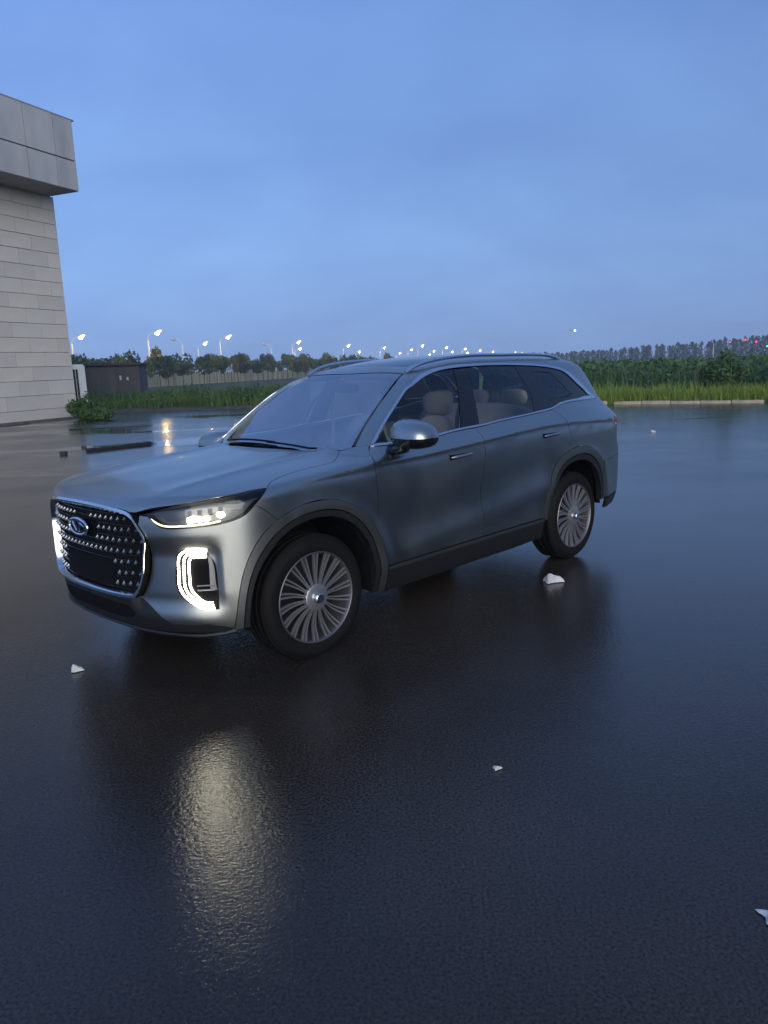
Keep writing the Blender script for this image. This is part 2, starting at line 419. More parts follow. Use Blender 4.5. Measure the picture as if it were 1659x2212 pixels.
# ---- paint and trim
PAINT = mat('satin_grey_paint', (.345, .362, .355), .35, 1.0, coat=.30, coat_rough=.08)
def paint_nodes():
    N, L, b = nodes(PAINT)
    tc = N.new('ShaderNodeTexCoord'); n = N.new('ShaderNodeTexNoise'); n.inputs['Scale'].default_value = 900; n.inputs['Detail'].default_value = 1; L.new(tc.outputs['Object'], n.inputs['Vector'])
    vz = N.new('ShaderNodeTexVoronoi'); vz.inputs['Scale'].default_value = 160; L.new(tc.outputs['Object'], vz.inputs['Vector'])
    r = N.new('ShaderNodeMapRange'); r.inputs[1].default_value = .0; r.inputs[2].default_value = .16; r.inputs[3].default_value = 1; r.inputs[4].default_value = 0; L.new(vz.outputs['Distance'], r.inputs[0])
    n3 = N.new('ShaderNodeTexNoise'); n3.inputs['Scale'].default_value = 25; L.new(tc.outputs['Object'], n3.inputs['Vector'])
    mu = N.new('ShaderNodeMath'); mu.operation = 'MULTIPLY'; L.new(r.outputs[0], mu.inputs[0]); L.new(n3.outputs['Fac'], mu.inputs[1])
    n4 = N.new('ShaderNodeTexNoise'); n4.inputs['Scale'].default_value = 3.5; n4.inputs['Detail'].default_value = 6; L.new(tc.outputs['Object'], n4.inputs['Vector'])
    r4 = N.new('ShaderNodeMapRange'); r4.inputs[1].default_value = .3; r4.inputs[2].default_value = .7; r4.inputs[3].default_value = .29; r4.inputs[4].default_value = .40; L.new(n4.outputs['Fac'], r4.inputs[0]); L.new(r4.outputs[0], b.inputs['Roughness'])
    bp = N.new('ShaderNodeBump'); bp.inputs['Strength'].default_value = .16; bp.inputs['Distance'].default_value = .002; L.new(mu.outputs[0], bp.inputs['Height']); L.new(bp.outputs[0], b.inputs['Coat Normal'])
paint_nodes()
CLAD = mat('satin_dark_cladding', (.011, .0125, .0145), .45, 0, .38)
BLACK = mat('gloss_black_trim', (.006, .007, .009), .12, 0, .5)
DARK = mat('matt_black', (.005, .005, .006), .8, 0, .12)
CHROME = mat('satin_chrome', (.62, .64, .68), .20, 1.)
GRILLE_CH = mat('bright_chrome', (.62, .64, .67), .16, 1.)
RUBBER = mat('tyre_rubber', (.0055, .0055, .006), .75, 0, .18)
ALLOY = mat('grey_alloy', (.40, .40, .43), .34, .80)
ALLOYD = mat('dark_alloy', (.02, .02, .022), .6, .5)
WSGLASS = glass('windshield_glass', (.90, .97, .96), 5.2)
SIDEGLASS = glass('tinted_side_glass', (.95, .98, .97), 1.6)
DARKGLASS = glass('privacy_glass', (.90, .95, .93), 1.6)
LENS = glass('clear_lens', (.92, .94, .95), 1.45)
LED = mat('led_white', (1, 1, 1), .3, emit=(1.0, .91, .70), estr=17)
BEAM = mat('low_beam_led', (1, 1, 1), .3, emit=(1.0, .90, .62), estr=55)
LEDW = mat('led_light_guide', (1, 1, 1), .3, emit=(1.0, .84, .48), estr=1.5)
REFL = mat('lamp_reflector', (.13, .13, .125), .30, 1.)
TAILRED = mat('red_lamp_glass', (.22, .02, .03), .1, 0, .6, coat=1.)
LEATHER = mat('brown_leather', (.30, .27, .255), .5)
GREYINT = mat('grey_interior', (.20, .21, .215), .6)
LININT = mat('pale_headlining', (.55, .55, .53), .8)
BELT = mat('pale_belt_webbing', (.30, .31, .31), .6)

# ---- key curves (driver's side), all lying on the body surface
RING_F = [(-.562, .325), (-.556, .40), (-.545, .50), (-.515, .63), (-.458, .752), (-.375, .845), (-.25, .912), (-.10, .947), (.05, .950), (.18, .922), (.30, .860), (.40, .765), (.470, .66), (.515, .55), (.540, .447), (.548, .36), (.548, .285)]
RIN_F = [(-.485, .325), (-.487, .40), (-.475, .50), (-.440, .61), (-.38, .70), (-.29, .785), (-.17, .838), (-.03, .856), (.10, .842), (.22, .793), (.32, .712), (.385, .62), (.425, .52), (.445, .42), (.448, .34), (.448, .285)]
def shift(R, dx, sx, sz): return [(2.9 + (x * sx) + dx, .375 + (z - .375) * sz) for x, z in R]
RING_R = [(x + 2.895, z + .018) for x, z in [(-.555, .42), (-.55, .50), (-.52, .62), (-.465, .745), (-.375, .845), (-.25, .912), (-.10, .947), (.05, .95), (.18, .925), (.30, .865), (.395, .775), (.455, .67), (.49, .56), (.50, .45)]]
RIN_R = [(x + 2.885, z) for x, z in [(-.455, .42), (-.45, .50), (-.425, .60), (-.38, .69), (-.295, .78), (-.17, .838), (-.03, .854), (.10, .84), (.22, .79), (.315, .71), (.38, .615), (.41, .53), (.42, .45)]]
def S(R): return [sp(x, z) for x, z in R]
def at_x(R, a, b): return [p for p in R if a <= p[0] <= b]
HOOD_SIDE = [(-.893, .473, .975), (-.87, .533, .978), (-.764, .700, 1.016), (-.662, .796, 1.033), (-.54, .865, 1.05), (-.386, .894, 1.063), (-.321, .912, 1.065), (-.241, .857, 1.085), (-.135, .825, 1.10), (-.024, .811, 1.111), (.136, .813, 1.122), (.243, .814, 1.13), (.333, .761, 1.144), (.457, .655, 1.17)]
HOOD_FRONT = [(-.948, 0, 1.003), (-.940, .119, 1.002), (-.932, .231, 1.0), (-.922, .329, .996), (-.904, .437, .984)]
COWL = [(.457, .65, 1.168), (.43, .55, 1.174), (.40, .481, 1.173), (.356, .321, 1.173), (.335, .15, 1.175), (.330, 0, 1.175)]
APIL = [(.535, .717, 1.191), (.664, .667, 1.287), (.865, .615, 1.424), (1.07, .568, 1.55), (1.234, .52, 1.625)]
CH_TO = [(.588, .799, 1.195), (.71, .762, 1.289), (.921, .715, 1.439), (1.062, .679, 1.526), (1.12, .668, 1.55), (1.254, .642, 1.605), (1.392, .629, 1.639), (1.518, .628, 1.655), (1.735, .629, 1.668), (2.061, .634, 1.671), (2.469, .644, 1.663), (2.715, .657, 1.647), (2.952, .668, 1.623), (3.111, .676, 1.590), (3.232, .695, 1.531), (3.33, .711, 1.463), (3.443, .722, 1.389), (3.594, .721, 1.322)]
CH_TI = [(.625, .801, 1.205), (.727, .772, 1.286), (.933, .727, 1.434), (1.070, .692, 1.518), (1.125, .689, 1.539), (1.257, .668, 1.588), (1.39, .653, 1.621), (1.515, .647, 1.638), (1.73, .646, 1.650), (2.055, .651, 1.654), (2.455, .665, 1.644), (2.705, .67, 1.629), (2.933, .679, 1.603), (3.067, .686, 1.574), (3.148, .703, 1.528), (3.24, .723, 1.463), (3.327, .73, 1.412), (3.395, .735, 1.365)]
CH_BO = [(.584, .803, 1.191), (.716, .834, 1.187), (1.202, .846, 1.200), (1.372, .835, 1.214), (1.754, .85, 1.231), (1.861, .846, 1.240), (2.378, .841, 1.267), (2.656, .834, 1.284), (2.763, .823, 1.303), (2.887, .811, 1.320), (3.157, .787, 1.324), (3.594, .721, 1.322)]
CH_BI = [(.625, .805, 1.202), (.735, .825, 1.200), (1.21, .834, 1.213), (1.38, .827, 1.229), (1.764, .84, 1.245), (1.871, .84, 1.254), (2.384, .837, 1.281), (2.665, .825, 1.300), (2.752, .817, 1.317), (2.885, .805, 1.336), (3.159, .777, 1.345), (3.383, .744, 1.355)]
GAP_F = [(.575, .80, 1.186), (.530, .86, 1.145), (.485, .935, 1.098), (.478, .954, 1.0), (.476, .962, .814), (.478, .962, .70)]
HL = [(-.871, .534, .968), (-.851, .581, .962), (-.836, .619, .925), (-.817, .654, .902), (-.75, .744, .897), (-.647, .837, .904), (-.588, .875, .911), (-.524, .907, .926), (-.467, .927, .953), (-.424, .936, .990), (-.375, .939, 1.031), (-.321, .912, 1.065)]
VAL = [(-.572, .36), (-.63, .368)]   # lower edge of the painted bumper (x, z)
LOWB = [(-.667, .79, .366), (-.721, .737, .364), (-.794, .634, .368), (-.829, .593, .405), (-.865, .541, .462), (-.888, .485, .503), (-.900, .450, .508)]
GR = [(0, .999), (.15, .998), (.34, .990), (.470, .968), (.524, .908), (.560, .832), (.548, .754), (.530, .642), (.496, .565), (.462, .524), (.425, .519), (.315, .518), (.15, .519), (0, .520)]
def char_rows(x0, x1):
    xs = np.arange(x0, x1, .022); zz = charz(xs)
    return np.concatenate([np.stack([xs, np.full_like(xs, .93), zz + o], 1) for o in (-.030, -.012, 0., .012)])

def build_shell():
    side = (0, 1, 0)
    # hood
    half = HOOD_FRONT + HOOD_SIDE + COWL
    panel('hood', sym(half), (-.12, 0, 1), PAINT, sides=(1,), step=.035, gap=.0025, depth=.03)
    # front fenders
    f_ring = [p for p in RING_F if p[0] > -.30 and p[1] > .66]
    fen = [(-.321, .912, 1.065), (-.375, .939, 1.031), (-.424, .936, .990), (-.376, .948, .957), (-.336, .955, .924), sp(-.30, .888)] + S(f_ring) + [sp(.474, .66)] + [GAP_F[5], GAP_F[4], GAP_F[3], GAP_F[2], GAP_F[1], GAP_F[0], (.588, .795, 1.193), (.535, .717, 1.189)] + HOOD_SIDE[:6:-1]
    panel('front_fender', fen, (0, .72, .68), PAINT, step=.035, gap=.0015, rows=char_rows(-.25, .5))
    # doors
    d1 = [GAP_F[0], GAP_F[1], GAP_F[2], GAP_F[3], GAP_F[4]] + [sp(.474, .66), sp(.515, .55), sp(.541, .452)] + [sp(x, .452) for x in (.8, 1.1, 1.4, 1.538)] + [sp(1.534, .55), sp(1.527, .69), sp(1.535, .80), sp(1.560, .96), sp(1.588, 1.05), sp(1.600, 1.15), sp(1.606, 1.222)] + [tuple(p) for p in CH_BO[3::-1]]
    doors = panel('front_door', d1, side, PAINT, step=.035, rows=char_rows(.4, 1.65))
    r_ring = [p for p in RING_R if p[0] < 2.70]
    d2 = [sp(1.606, 1.222), sp(1.600, 1.15), sp(1.588, 1.05), sp(1.560, .96), sp(1.535, .80), sp(1.527, .69), sp(1.534, .55), sp(1.538, .452)] + [sp(x, .452) for x in (1.8, 2.1, 2.338)] + S(r_ring) + [sp(2.700, .949), sp(2.728, .98), sp(2.750, 1.05), sp(2.742, 1.13), sp(2.70, 1.22), sp(2.655, 1.283)] + [tuple(p) for p in CH_BO[6:3:-1]]
    rdoors = panel('rear_door', d2, side, PAINT, step=.035, rows=char_rows(1.5, 2.8))
    # body side: A-pillar, cant rail, quarter panel
    seam = [tp(1.45, .55), tp(1.8, .578), tp(2.3, .592), tp(2.8, .588), tp(3.2, .560), tp(3.5, .515), tp(3.66, .48)]
    rear = [rp(.52, 1.60), rp(.60, 1.45), rp(.67, 1.32), rp(.71, 1.20), rp(.72, 1.05), rp(.715, .93), rp(.71, .835)]
    quarter_low = [sp(3.78, .822), sp(3.62, .815), sp(3.48, .80), sp(3.325, .80)]
    arch = S([p for p in RING_R if 2.70 < p[0] < 3.30][::-1])
    bs = APIL + seam + rear + quarter_low + arch + [sp(2.700, .949), sp(2.728, .98), sp(2.750, 1.05), sp(2.742, 1.13), sp(2.70, 1.22), sp(2.655, 1.283)] + [tuple(p) for p in CH_BO[8:11]] + [tuple(p) for p in CH_TO[::-1]]
    panel('body_side', bs, (.25, .82, .5), PAINT, step=.04, gap=.0018, rows=char_rows(2.75, 3.6))
    # roof and sunroof band
    rf = [(1.193, 0, 1.640), (1.205, .25, 1.637), (1.234, .515, 1.627)]
    roof = rf + seam + [tp(3.74, .25), tp(3.76, 0)]
    hole = [tp(2.95, 0), tp(2.95, .30), tp(2.93, .43), tp(2.2, .455), tp(1.36, .43), tp(1.33, .25), tp(1.325, 0)]
    panel('roof', roof + hole, (0, 0, 1), PAINT, join=True, step=.05, gap=.0)
    panel('sunroof', sym(hole), (0, 0, 1), glass('roof_glass', (.85, .88, .88), 1.7), sides=(1,), step=.08, gap=.004, off=-.002, depth=0)
    # tailgate, rear window, bumpers
    tg = [rp(0, 1.27), rp(.35, 1.265), rp(.655, 1.25), rp(.70, 1.15), rp(.712, 1.05), rp(.705, .93), rp(.695, .845), rp(.35, .845), rp(0, .845)]
    panel('tailgate', sym(tg), (1, 0, .1), PAINT, sides=(1,), step=.05, gap=.003)
    rw = [rp(0, 1.585), rp(.3, 1.58), rp(.50, 1.565), rp(.575, 1.45), rp(.64, 1.31), rp(.35, 1.28), rp(0, 1.285)]
    panel('rear_window', sym(rw), (1, 0, .3), DARKGLASS, sides=(1,), step=.07, depth=0)
    spo = [tp(3.77, 0), tp(3.75, .25), tp(3.675, .475), rp(.515, 1.59), rp(.3, 1.592), rp(0, 1.597)]
    panel('roof_spoiler', sym(spo), (.8, 0, .7), PAINT, sides=(1,), step=.04)
    for s in (1, -1):
        pass
    rb = S([p for p in RING_R if p[0] > 3.29]) + [sp(3.45, .46), sp(3.62, .47), sp(3.75, .475), rp(.60, .48), rp(.3, .48), rp(0, .48), rp(0, .835), rp(.4, .835), rp(.71, .828)] + quarter_low
    panel('rear_bumper', rb, (.72, .7, 0), PAINT, join=True, step=.05)
    rv = [sp(3.395, .47), sp(3.45, .452), sp(3.62, .462), sp(3.75, .467), rp(.60, .472), rp(.3, .472), rp(0, .472), rp(0, .375), rp(.3, .375), rp(.55, .375), sp(3.62, .375), sp(3.40, .36)]
    panel('rear_valance', rv, (.72, .7, 0), CLAD, join=True, step=.05)
    tl = [sp(3.60, 1.085), sp(3.66, 1.16), sp(3.74, 1.165), rp(.62, 1.165), rp(.3, 1.155), rp(.3, 1.10), rp(.62, 1.085), sp(3.74, 1.08)]
    panel('tail_light', tl, (.75, .65, 0), TAILRED, step=.03, off=.006, depth=.02)
    # front bumper (painted halves), dark valance
    ringf = S([p for p in RING_F if p[0] < -.35][::-1])
    fb = [fp(.524, .908, Fb), (-.871, .534, .966)] + HL[1:10] + [(-.376, .948, .957), (-.336, .955, .924), sp(-.30, .888)] + ringf + [sp(-.60, .345), sp(-.63, .352)] + LOWB + [fp(.47, .52, Fb), fp(.50, .565, Fb), fp(.534, .642, Fb), fp(.552, .754, Fb), fp(.564, .832, Fb)]
    panel('front_bumper', fb, (-.66, .75, 0), PAINT, step=.017, gap=.0015, depth=.03)
    bot = [(-.90, 0, .325), (-.895, .2, .325), (-.885, .40, .322), (-.84, .58, .318), (-.76, .70, .315), (-.684, .785, .312), (-.60, .85, .318), (-.565, .875, .325)]
    va = [fp(0, .512, Fns)] + [fp(.2, .511), fp(.42, .510)] + LOWB[::-1] + [sp(-.63, .347), sp(-.60, .340), sp(-.566, .332)] + bot[::-1]
    panel('front_valance', va, (-.7, .7, 0), CLAD, join=True, step=.03, depth=.03, off=-.004)
    # lower intake mesh and thin lip
    li = [fp(0, .475), fp(.25, .47), fp(.38, .462), fp(.43, .42), fp(.38, .375), fp(.2, .375), fp(0, .38)]
    panel('lower_intake', sym(li), (-1, 0, 0), DARK, sides=(1,), step=.04, off=-.003, depth=0)
    lip = spline([(-.895, 0, .322), (-.885, .25, .322), (-.857, .45, .318), (-.79, .64, .314), (-.71, .775, .312), (-.61, .86, .318), (-.565, .885, .325)], .04, False)
    mb = MB(); mb.tube(np.concatenate([lip * [1, -1, 1], lip[::-1]])[:-1] if False else [tuple(p) for p in (lip * [1, -1, 1])[::-1][:-1]] + [tuple(p) for p in lip], .009, 6); cm(mb, 'front_lip', CLAD, smooth=True)
    # cladding
    FLARE_SHADE = mat('flare_shaded_paint', (.15, .16, .16), .42, .9)  # body paint in a darker copy: the shade on the flares is in the colour
    def resamp(R, n=24):
        P = np.array(R, float); t = np.concatenate([[0], np.cumsum(np.hypot(*np.diff(P, axis=0).T))]); q = np.linspace(0, t[-1], n)
        return np.stack([I(q, t, P[:, 0]), I(q, t, P[:, 1])], 1)
    for A, B, dd in ((RING_F, RIN_F, (-.12, 1, 0)), (RING_R, RIN_R, (.1, 1, 0))):
        A, B = resamp(A), resamp(B); M1, M2 = A + (B - A) * .56, A + (B - A) * .60
        fl = panel('wheel_arch_flare', S([tuple(p) for p in A]) + S([tuple(p) for p in M1])[::-1], dd, FLARE_SHADE, step=.025, off=.004, depth=.02, corner=50)
        panel('wheel_arch_cladding', S([tuple(p) for p in M2]) + S([tuple(p) for p in B])[::-1], dd, CLAD, step=.025, off=.002, depth=.05, corner=50)
    sill = [sp(x, .446) for x in (.543, .9, 1.3, 1.7, 2.1, 2.335)] + [sp(2.345, .36), sp(2.37, .285)] + [sp(x, .268) for x in (2.1, 1.7, 1.3, .9, .556)] + [sp(.552, .36)]
    panel('sill_cladding', sill, side, CLAD, step=.03, off=.006, depth=.04)
    sl = [sp(x, .449) for x in (.546, .9, 1.3, 1.7, 2.1, 2.335)] + [sp(x, .424) for x in (2.338, 2.1, 1.7, 1.3, .9, .548)]
    panel('sill_trim', sl, side, mat('sill_satin', (.055, .06, .068), .4, .5), step=.03, off=.012, depth=.008)
    # windows
    ws = APIL + [(1.205, .25, 1.633), (1.193, 0, 1.637)]
    ws = [(.330, 0, 1.180), (.335, .15, 1.180), (.356, .321, 1.178), (.40, .481, 1.178), (.457, .63, 1.176)] + [(.52, .70, 1.187)] + [(x - .005, y - .012, z) for x, y, z in APIL[1:]] + ws[-2:]
    panel('windshield', sym(ws), (-.55, 0, .83), WSGLASS, sides=(1,), step=.05, off=-.003, depth=0)
    # black ceramic band round the windshield
    inner = [(.565 - .02, .640, 1.225), (.781, .603, 1.373), (1.00, .548, 1.505), (1.14, .505, 1.578)]
    band = [(.52, .70, 1.187)] + [(x - .006, y - .014, z) for x, y, z in APIL[1:]] + inner[::-1] + [(.478, .60, 1.185)]
    panel('windshield_border', band, (-.55, .3, .8), BLACK, step=.03, off=-.007, depth=.0)
    topb = [(1.228, .505, 1.622), (1.203, .25, 1.632), (1.190, 0, 1.635), (1.105, 0, 1.590), (1.118, .25, 1.588), (1.145, .497, 1.580)]
    panel('windshield_border', sym([topb[2], topb[1], topb[0], topb[5], topb[4], topb[3]]), (-.55, 0, .83), BLACK, sides=(1,), step=.05, off=-.007, depth=0)
    cw = [(.330, 0, 1.178), (.356, .321, 1.176), (.40, .481, 1.176), (.465, .63, 1.176), (.485, .615, 1.19), (.43, .48, 1.196), (.395, .32, 1.196), (.365, 0, 1.197)]
    panel('cowl_panel', sym(cw), (-.5, 0, .85), BLACK, sides=(1,), step=.05, off=-.006, depth=0)
    # side glazing
    fw = [CH_TI[i] for i in range(1, 8)] + [sp(1.610, 1.640), sp(1.545, 1.45), sp(1.462, 1.232)] + [CH_BI[3], CH_BI[2], CH_BI[1]]
    panel('front_side_window', fw, side, SIDEGLASS, step=.06, off=-.004, depth=0)
    sail = [CH_TI[0], sp(.735, 1.286), sp(.742, 1.20)]
    panel('mirror_sail', sail, side, BLACK, step=.03, off=-.001, depth=.006)
    bp_ = [sp(1.612, 1.640), sp(1.762, 1.647), sp(1.720, 1.45), sp(1.677, 1.244), sp(1.464, 1.232), sp(1.548, 1.45)]
    panel('b_pillar_trim', bp_, side, BLACK, step=.05, off=-.002, depth=.006)
    rwn = [sp(1.764, 1.648), sp(2.10, 1.652), sp(2.372, 1.643), sp(2.376, 1.57), sp(2.433, 1.43), sp(2.393, 1.284), sp(1.98, 1.26), sp(1.679, 1.244), sp(1.722, 1.45)]
    panel('rear_side_window', rwn, side, DARKGLASS, step=.06, off=-.004, depth=0)
    qc = [(2.567, 1.585), (2.671, 1.588), (2.839, 1.573), (2.95, 1.48), (3.060, 1.392), (3.018, 1.375), (2.688, 1.369), (2.649, 1.408)]
    panel('rear_quarter_window', [sp(*p) for p in qc], side, DARKGLASS, step=.05, off=-.005, depth=0)
    pa = [sp(2.374, 1.643), sp(2.378, 1.57), sp(2.435, 1.43), sp(2.395, 1.285)] + [CH_BI[i] for i in (7, 8, 9, 10, 11)] + [sp(3.060, 1.390), sp(3.018, 1.375), sp(2.688, 1.369), sp(2.649, 1.408), sp(2.567, 1.585), sp(2.60, 1.637)]
    panel('c_pillar_trim', pa, side, BLACK, step=.05, off=-.003, depth=.006)
    pb = [sp(2.60, 1.637)] + [CH_TI[i] for i in range(11, 18)] + [CH_BI[11], sp(3.060, 1.392), sp(2.95, 1.48), sp(2.839, 1.573), sp(2.671, 1.588), sp(2.567, 1.585)]
    panel('d_pillar_trim', pb, side, BLACK, step=.05, off=-.003, depth=.006)
    panel('window_trim', list(CH_TO) + list(CH_TI[::-1]), (0, .9, .3), CHROME, step=.02, gap=.0005, off=.005, depth=.012, corner=60)
    panel('window_trim', list(CH_BO) + list(CH_BI[::-1]), side, CHROME, step=.02, gap=.0005, off=.005, depth=.012, corner=60)
    # fuel/door handles
    for (par, x0, x1, z0, z1) in ((doors, 1.20, 1.43, 1.056, 1.066), (rdoors, 2.35, 2.58, 1.096, 1.106)):
        mb = MB()
        pts = [np.array(sp(x, z0 + (z1 - z0) * (x - x0) / (x1 - x0))) + [0, .006 + .022 * math.sin(math.pi * (x - x0) / (x1 - x0)) ** .6, 0] for x in np.linspace(x0, x1, 9)]
        mb.tube(pts, [.006] + [.012] * 7 + [.007], 8)
        for k, s in ((0, 1), (1, -1)): cm(mb, 'door_handle', PAINT, par[k], s, True)
        rec = [sp(x0 - .012, z0 + .022), sp(x0 + .05, z0 + .020), sp(x1 - .03, z1 + .004), sp(x1, z1 - .012), sp((x0 + x1) / 2, z0 - .014), sp(x0 - .01, z0 - .018)]
        panel('handle_shade_patch', rec, side, DARK, parent=par, step=.03, off=.001, depth=0)  # flat matt black patch: shade behind the handle painted onto the door
    return doors, rdoors
DOORS, RDOORS = build_shell()

# ---- front lamps
def build_lamps():
    hl = HL + [(-.386, .894, 1.062), (-.54, .865, 1.048), (-.662, .796, 1.031), (-.764, .70, 1.014)]
    lamps = panel('headlight', hl, (-.6, .75, .25), mat('lamp_housing', (.075, .08, .09), .3, .4), step=.03, gap=.003, off=-.055, depth=0)
    Vh, Th, Nh = panel_geo(hl, (-.6, .75, .25), step=.03, gap=.003)
    # the bowl wall joins the back of the lamp to the lens
    O = spline(hl, .03); Nn = grad(O, Fb); n = len(O)
    V = np.concatenate([O - Nn * .003, O - Nn * .058]); T = [(i, (i + 1) % n, n + (i + 1) % n, n + i) for i in range(n)]
    for k, s in ((0, 1), (1, -1)):
        link('lamp_bowl', to_mesh('lamp_bowl', V, T, np.concatenate([Nn, Nn]), s), DARK, lamps[k])
    panel('lens', hl, (-.6, .75, .25), LENS, parent=lamps, step=.03, gap=.003, off=-.001, depth=0)
    def P(pt, off): p = lift([pt], (-.6, .75, 0), Fb)[0]; return p + grad(p[None], Fb)[0] * off
    # light guide along the lower edge, reflector plate, projector modules
    path = [(-.853, .585, .952), (-.838, .619, .930), (-.817, .654, .912), (-.75, .744, .908), (-.647, .837, .916), (-.60, .87, .924)]
    gd = [P(p, -.012) for p in spline(path, .02, False)]
    refl = [(-.835, .624, .972), (-.80, .668, .919), (-.75, .744, .914), (-.647, .837, .922), (-.56, .885, .935), (-.52, .90, .975), (-.60, .85, 1.0), (-.70, .77, .996)]
    panel('reflector_plate', refl, (-.6, .75, .25), REFL, parent=lamps, step=.03, off=-.040, depth=.004)
    for k, s in ((0, 1), (1, -1)):
        mb = MB(); mb.tube(gd, .0045, 6); cm(mb, 'light_guide', LEDW, lamps[k], s, True)
        for (c, r) in (((-.722, .771, .938), .021), ((-.690, .799, .936), .017), ((-.660, .826, .939), .016), ((-.592, .866, .956), .021)):
            c = P(c, -.022); mb = MB(); nn = grad(c[None], Fb)[0]
            for i in range(5):
                pass
            bm = bmesh.new(); bmesh.ops.create_icosphere(bm, subdivisions=2, radius=r); 
            mb.add([(c[0] + v.co.x * .9, c[1] + v.co.y * 1.15, c[2] + v.co.z * .72) for v in bm.verts], [[v.index for v in f.verts] for f in bm.faces]); bm.free()
            cm(mb, 'low_beam', BEAM, lamps[k], s, True)
        for j in range(4):
            c = P((-.735 + .045 * j, .775 + .034 * j, .968 + .004 * j), -.03); mb = MB(); mb.box((0, 0, 0), (.022, .006, .034), Matrix.Rotation(.7, 3, 'Z') @ Matrix.Rotation(.5, 3, 'X')); mb.v = [tuple(np.array(p) + c) for p in mb.v]
            cm(mb, 'reflector_fin', REFL, lamps[k], s)
    # daytime running lamp: three nested C strips in the bumper scoop
    o = [(-.655, .800, .772), (-.690, .757, .777), (-.731, .712, .775), (-.752, .684, .748), (-.762, .678, .646), (-.764, .679, .578), (-.748, .702, .523), (-.692, .773, .459), (-.645, .818, .455)]
    i_ = [(-.657, .797, .737), (-.690, .762, .738), (-.712, .740, .735), (-.718, .734, .712), (-.722, .734, .640), (-.722, .736, .577), (-.711, .748, .542), (-.678, .784, .495), (-.650, .812, .490)]
    o, i_ = np.array(o), np.array(i_)
    hs = [(-.655, .798, .768), (-.690, .757, .782), (-.735, .708, .784), (-.760, .675, .752), (-.772, .668, .646), (-.773, .669, .573), (-.755, .693, .516), (-.695, .770, .449), (-.630, .838, .447), (-.628, .842, .56), (-.632, .836, .70)]
    drl = panel('running_light', hs, (-.62, .78, 0), DARK, step=.025, off=.004, depth=.0)
    for t in (.08, .50, .92):
        Q = spline(o + (i_ - o) * t, .012, False, 60); Q = lift(Q, (-.62, .78, 0), Fb); Q = Q + nrm((-.62, .78, 0)) * .008
        mb = MB(); mb.tube(Q, .0056, 8)
        for k, s in ((0, 1), (1, -1)): cm(mb, 'light_strip', LED, drl[k], s, True)
    fin = [(-.655, .800, .755), (-.642, .818, .742), (-.628, .822, .688), (-.626, .826, .59), (-.630, .846, .556), (-.655, .806, .556), (-.655, .806, .60), (-.652, .806, .69)]
    panel('lamp_fin', fin, (-.5, .86, 0), mat('fin_grey', (.22, .22, .23), .35, .7), parent=drl, step=.02, off=.009, depth=.008)
    for z in (.583, .560):
        Q = lift([(-.640 - .012 * j, .826 - .014 * j, z) for j in range(6)], (-.62, .78, 0), Fb); Q = Q + grad(Q, Fb) * .008
        mb = MB(); mb.tube(Q, .005, 6)
        for k, s in ((0, 1), (1, -1)): cm(mb, 'lamp_slat', mat('fin_grey'), drl[k], s, True)
build_lamps()

